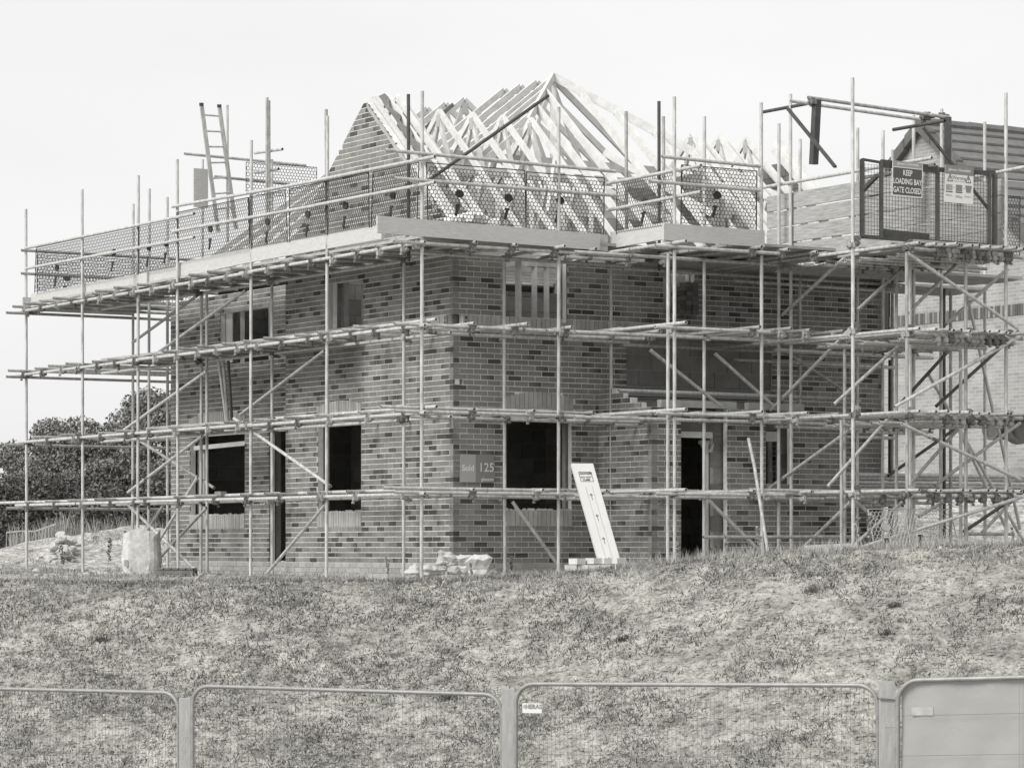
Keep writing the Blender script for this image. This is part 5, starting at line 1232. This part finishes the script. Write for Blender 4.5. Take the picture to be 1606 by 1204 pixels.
# sold sign on the corner of the wall
s0, s1 = bu(720, 0), bu(773.5, 0); zc_ = (zv(712, 42)+zv(756, 42))/2; hh = (zv(712, 42)-zv(756, 42))/2; c = front.P((s0+s1)/2, zc_, .02)
o, nn = board('sold_sign', 'two tone grey plot sign reading Sold 125 on the brick wall by the corner', 'sign', c, Rv, UP, s1-s0, hh*2, .012, 'paint_grey')
w_ = s1-s0; plate(o, c-Rv*w_*.272, Rv, UP, w_*.455, hh*2-.002, 'sold_light', nn, .0068) if mat('sold_light', .37, .5, .04, 3) else None
text('Sold', .115, c-Rv*w_*.27+nn*.009, Rv, UP, 'print_white', o, bold=.003); text('125', .175, c+Rv*w_*.27+UP*.01+nn*.009, Rv, UP, 'print_white', o, bold=.0005); text('gleeson', .068, c+Rv*w_*.30-UP*hh*.78+nn*.009, Rv, UP, 'print_white', o, bold=.001)
# ladder at the rear left, pale board beside it
ld = thing('ladder', 'pale aluminium ladder rising above the deck at the rear left', 'ladder', FA(330, 320, 10.55))
pa, qa = FA(316, 165, 10.4), FA(336, 318, 10.5); pb_, qb = FA(344, 167.5, 10.4), FA(364, 315, 10.5)
for p, q in ((pa, qa), (pb_, qb)): mb = MB(); mb.bar(p, q+(q-p)*.3, .03, .07, up=Rv); mb.build('stile', 'steel_light', ld)
for f in (.10, .265, .425, .59, .75, .91, 1.07): mb = MB(); mb.tube(pa+(qa-pa)*f, pb_+(qb-pb_)*f, .016, 8, hollow=False); mb.build('rung', 'steel_light', ld)
for p in (pa, pb_): mb = MB(); mb.obox(p+UP*.01, (.035, 0, 0), (0, .03, 0), (0, 0, .025)); mb.build('stile_cap', 'plastic_dark', ld)
p = FA(314.5, 295, 10.9); mb = MB(); mb.obox(p, Rv*.135, Lv*.019, UP*.33); mb.build('upright_board', 'toe', None, origin=p-UP*.33, label='pale scaffold board standing on end left of the ladder', category='board')
p = FA(330, 330, 10.7); mb = MB(); mb.bar(W(9.8, .3, 4.25), W(9.3, 1.6, 4.5), .2, .05); mb.build('upright_board', 'toe', None, origin=p, label='loose board lying on the deck behind the guards below the ladder', category='board')
# loose tubes and props
s = MB(); s.tube(FY(1174, 688, 40.3), FY(1184, 735, 39.9), .023, 10); s.tube(FY(1183.6, 733, 39.9), FY(1206, 877, 38.9), .023, 10); s.build('bent_tube', 'steel_mid', None, origin=FY(1206, 877, 38.9), label='pale slightly bent tube leaning against the scaffold in front of the bay', category='tube')
for (u0, v0, u1, v1, m_, l) in ((343, 566, 355, 660, 'steel_light', 'left of the three loose tubes leaning above the lower left window'), (350, 566, 357.5, 660, 'steel_mid', 'middle of the three loose tubes leaning above the lower left window'), (358, 566, 363.5, 658, 'steel_dark', 'dark right tube of the three leaning above the lower left window')):
    s = MB(); s.tube(FB(u0, v0, -.55), FB(u1, v1, -.35), .024, 10); s.build('loose_tube', m_, None, origin=FB(u1, v1, -.35), label=l, category='tube')
# adjustable prop and round post in the bay doorway
pp = thing('timber_prop', 'timber prop with spread head standing in the bay doorway', 'prop', FA(1107, 875, -1.1))
b_ = bu(1107, -1.1); mb = MB(); mb.bar(W(-1.1, b_, -.2), W(-1.1, b_, 1.5), .09, .07); mb.build('post', 'timber_new', pp)
mb = MB(); mb.bar(W(-1.1, b_-.11, 1.50), W(-1.1, b_+.11, 1.50), .07, .05); mb.build('head', 'toe', pp)
for sg in (-1, 1): mb = MB(); mb.bar(W(-1.14, b_+.03*sg, 1.36), W(-1.14, b_+.11*sg, 1.5), .05, .03); mb.bar(W(-1.14, b_+.05*sg, -.02), W(-1.14, b_+.13*sg, -.17), .05, .03); mb.build('gusset', 'toe', pp)
mat('column_grey', .09, .8, .5, 6)
dp = thing('round_column', 'dark jointed round column inside the right of the bay doorway', 'column', FA(1130, 875, -1.0))
b_ = bu(1131.5, -1.05); z_ = -.25
for k in range(5): mb = MB(); mb.tube(W(-1.05, b_, z_), W(-1.05, b_, z_+.44), .095, 14, hollow=False); mb.build('drum_segment', 'column_grey', dp); z_ += .445
# timber lying in the grass at the foot of the tower, bricks and bits on the sills
mb = MB(); mb.bar(FY(1262, 861, 38.9), FY(1345, 857, 38.9), .14, .10); mb.build('timber_baulk', 'toe', None, origin=FY(1262, 865, 38.9), label='thick pale timber lying in the grass before the tower corner', category='timber')
mb = MB(); c = FB(346, 770, -WO+.02); c.z = .79; mb.obox(c+UP*.03, Lv*.10, Rv*.05, UP*.032, (.2,)*8); mb.build('loose_brick', 'brick', None, origin=c, label='single loose brick lying on the scaffold tubes before the lower left window', category='brick')
mb = MB(); mb.bar(W(-1.5, B0+1.9, 1.89), W(-1.5, B0+.6, 1.89), .23, .04); mb.build('loose_board', 'toe', None, origin=W(-1.5, B0+.6, 1.87), label='board lying on the tubes above the bay doorway', category='board')
# mortar droppings along the sills
mb = MB()
for w, s0_, s1_ in ((front, bu(794,0), bu(897,0)), (gable, gb0, gb1), (recess, ra0, ra1)):
    for k in range(26):
        c = w.P(random.uniform(s0_, s1_), zc(10)+.005, -.05+random.uniform(-.04,.04)); r = random.uniform(.008, .03); mb.obox(c, (r, 0, 0), (0, r, 0), (0, 0, r*.6))
mb.build('mortar_crumbs', 'concrete', house, kind='stuff')
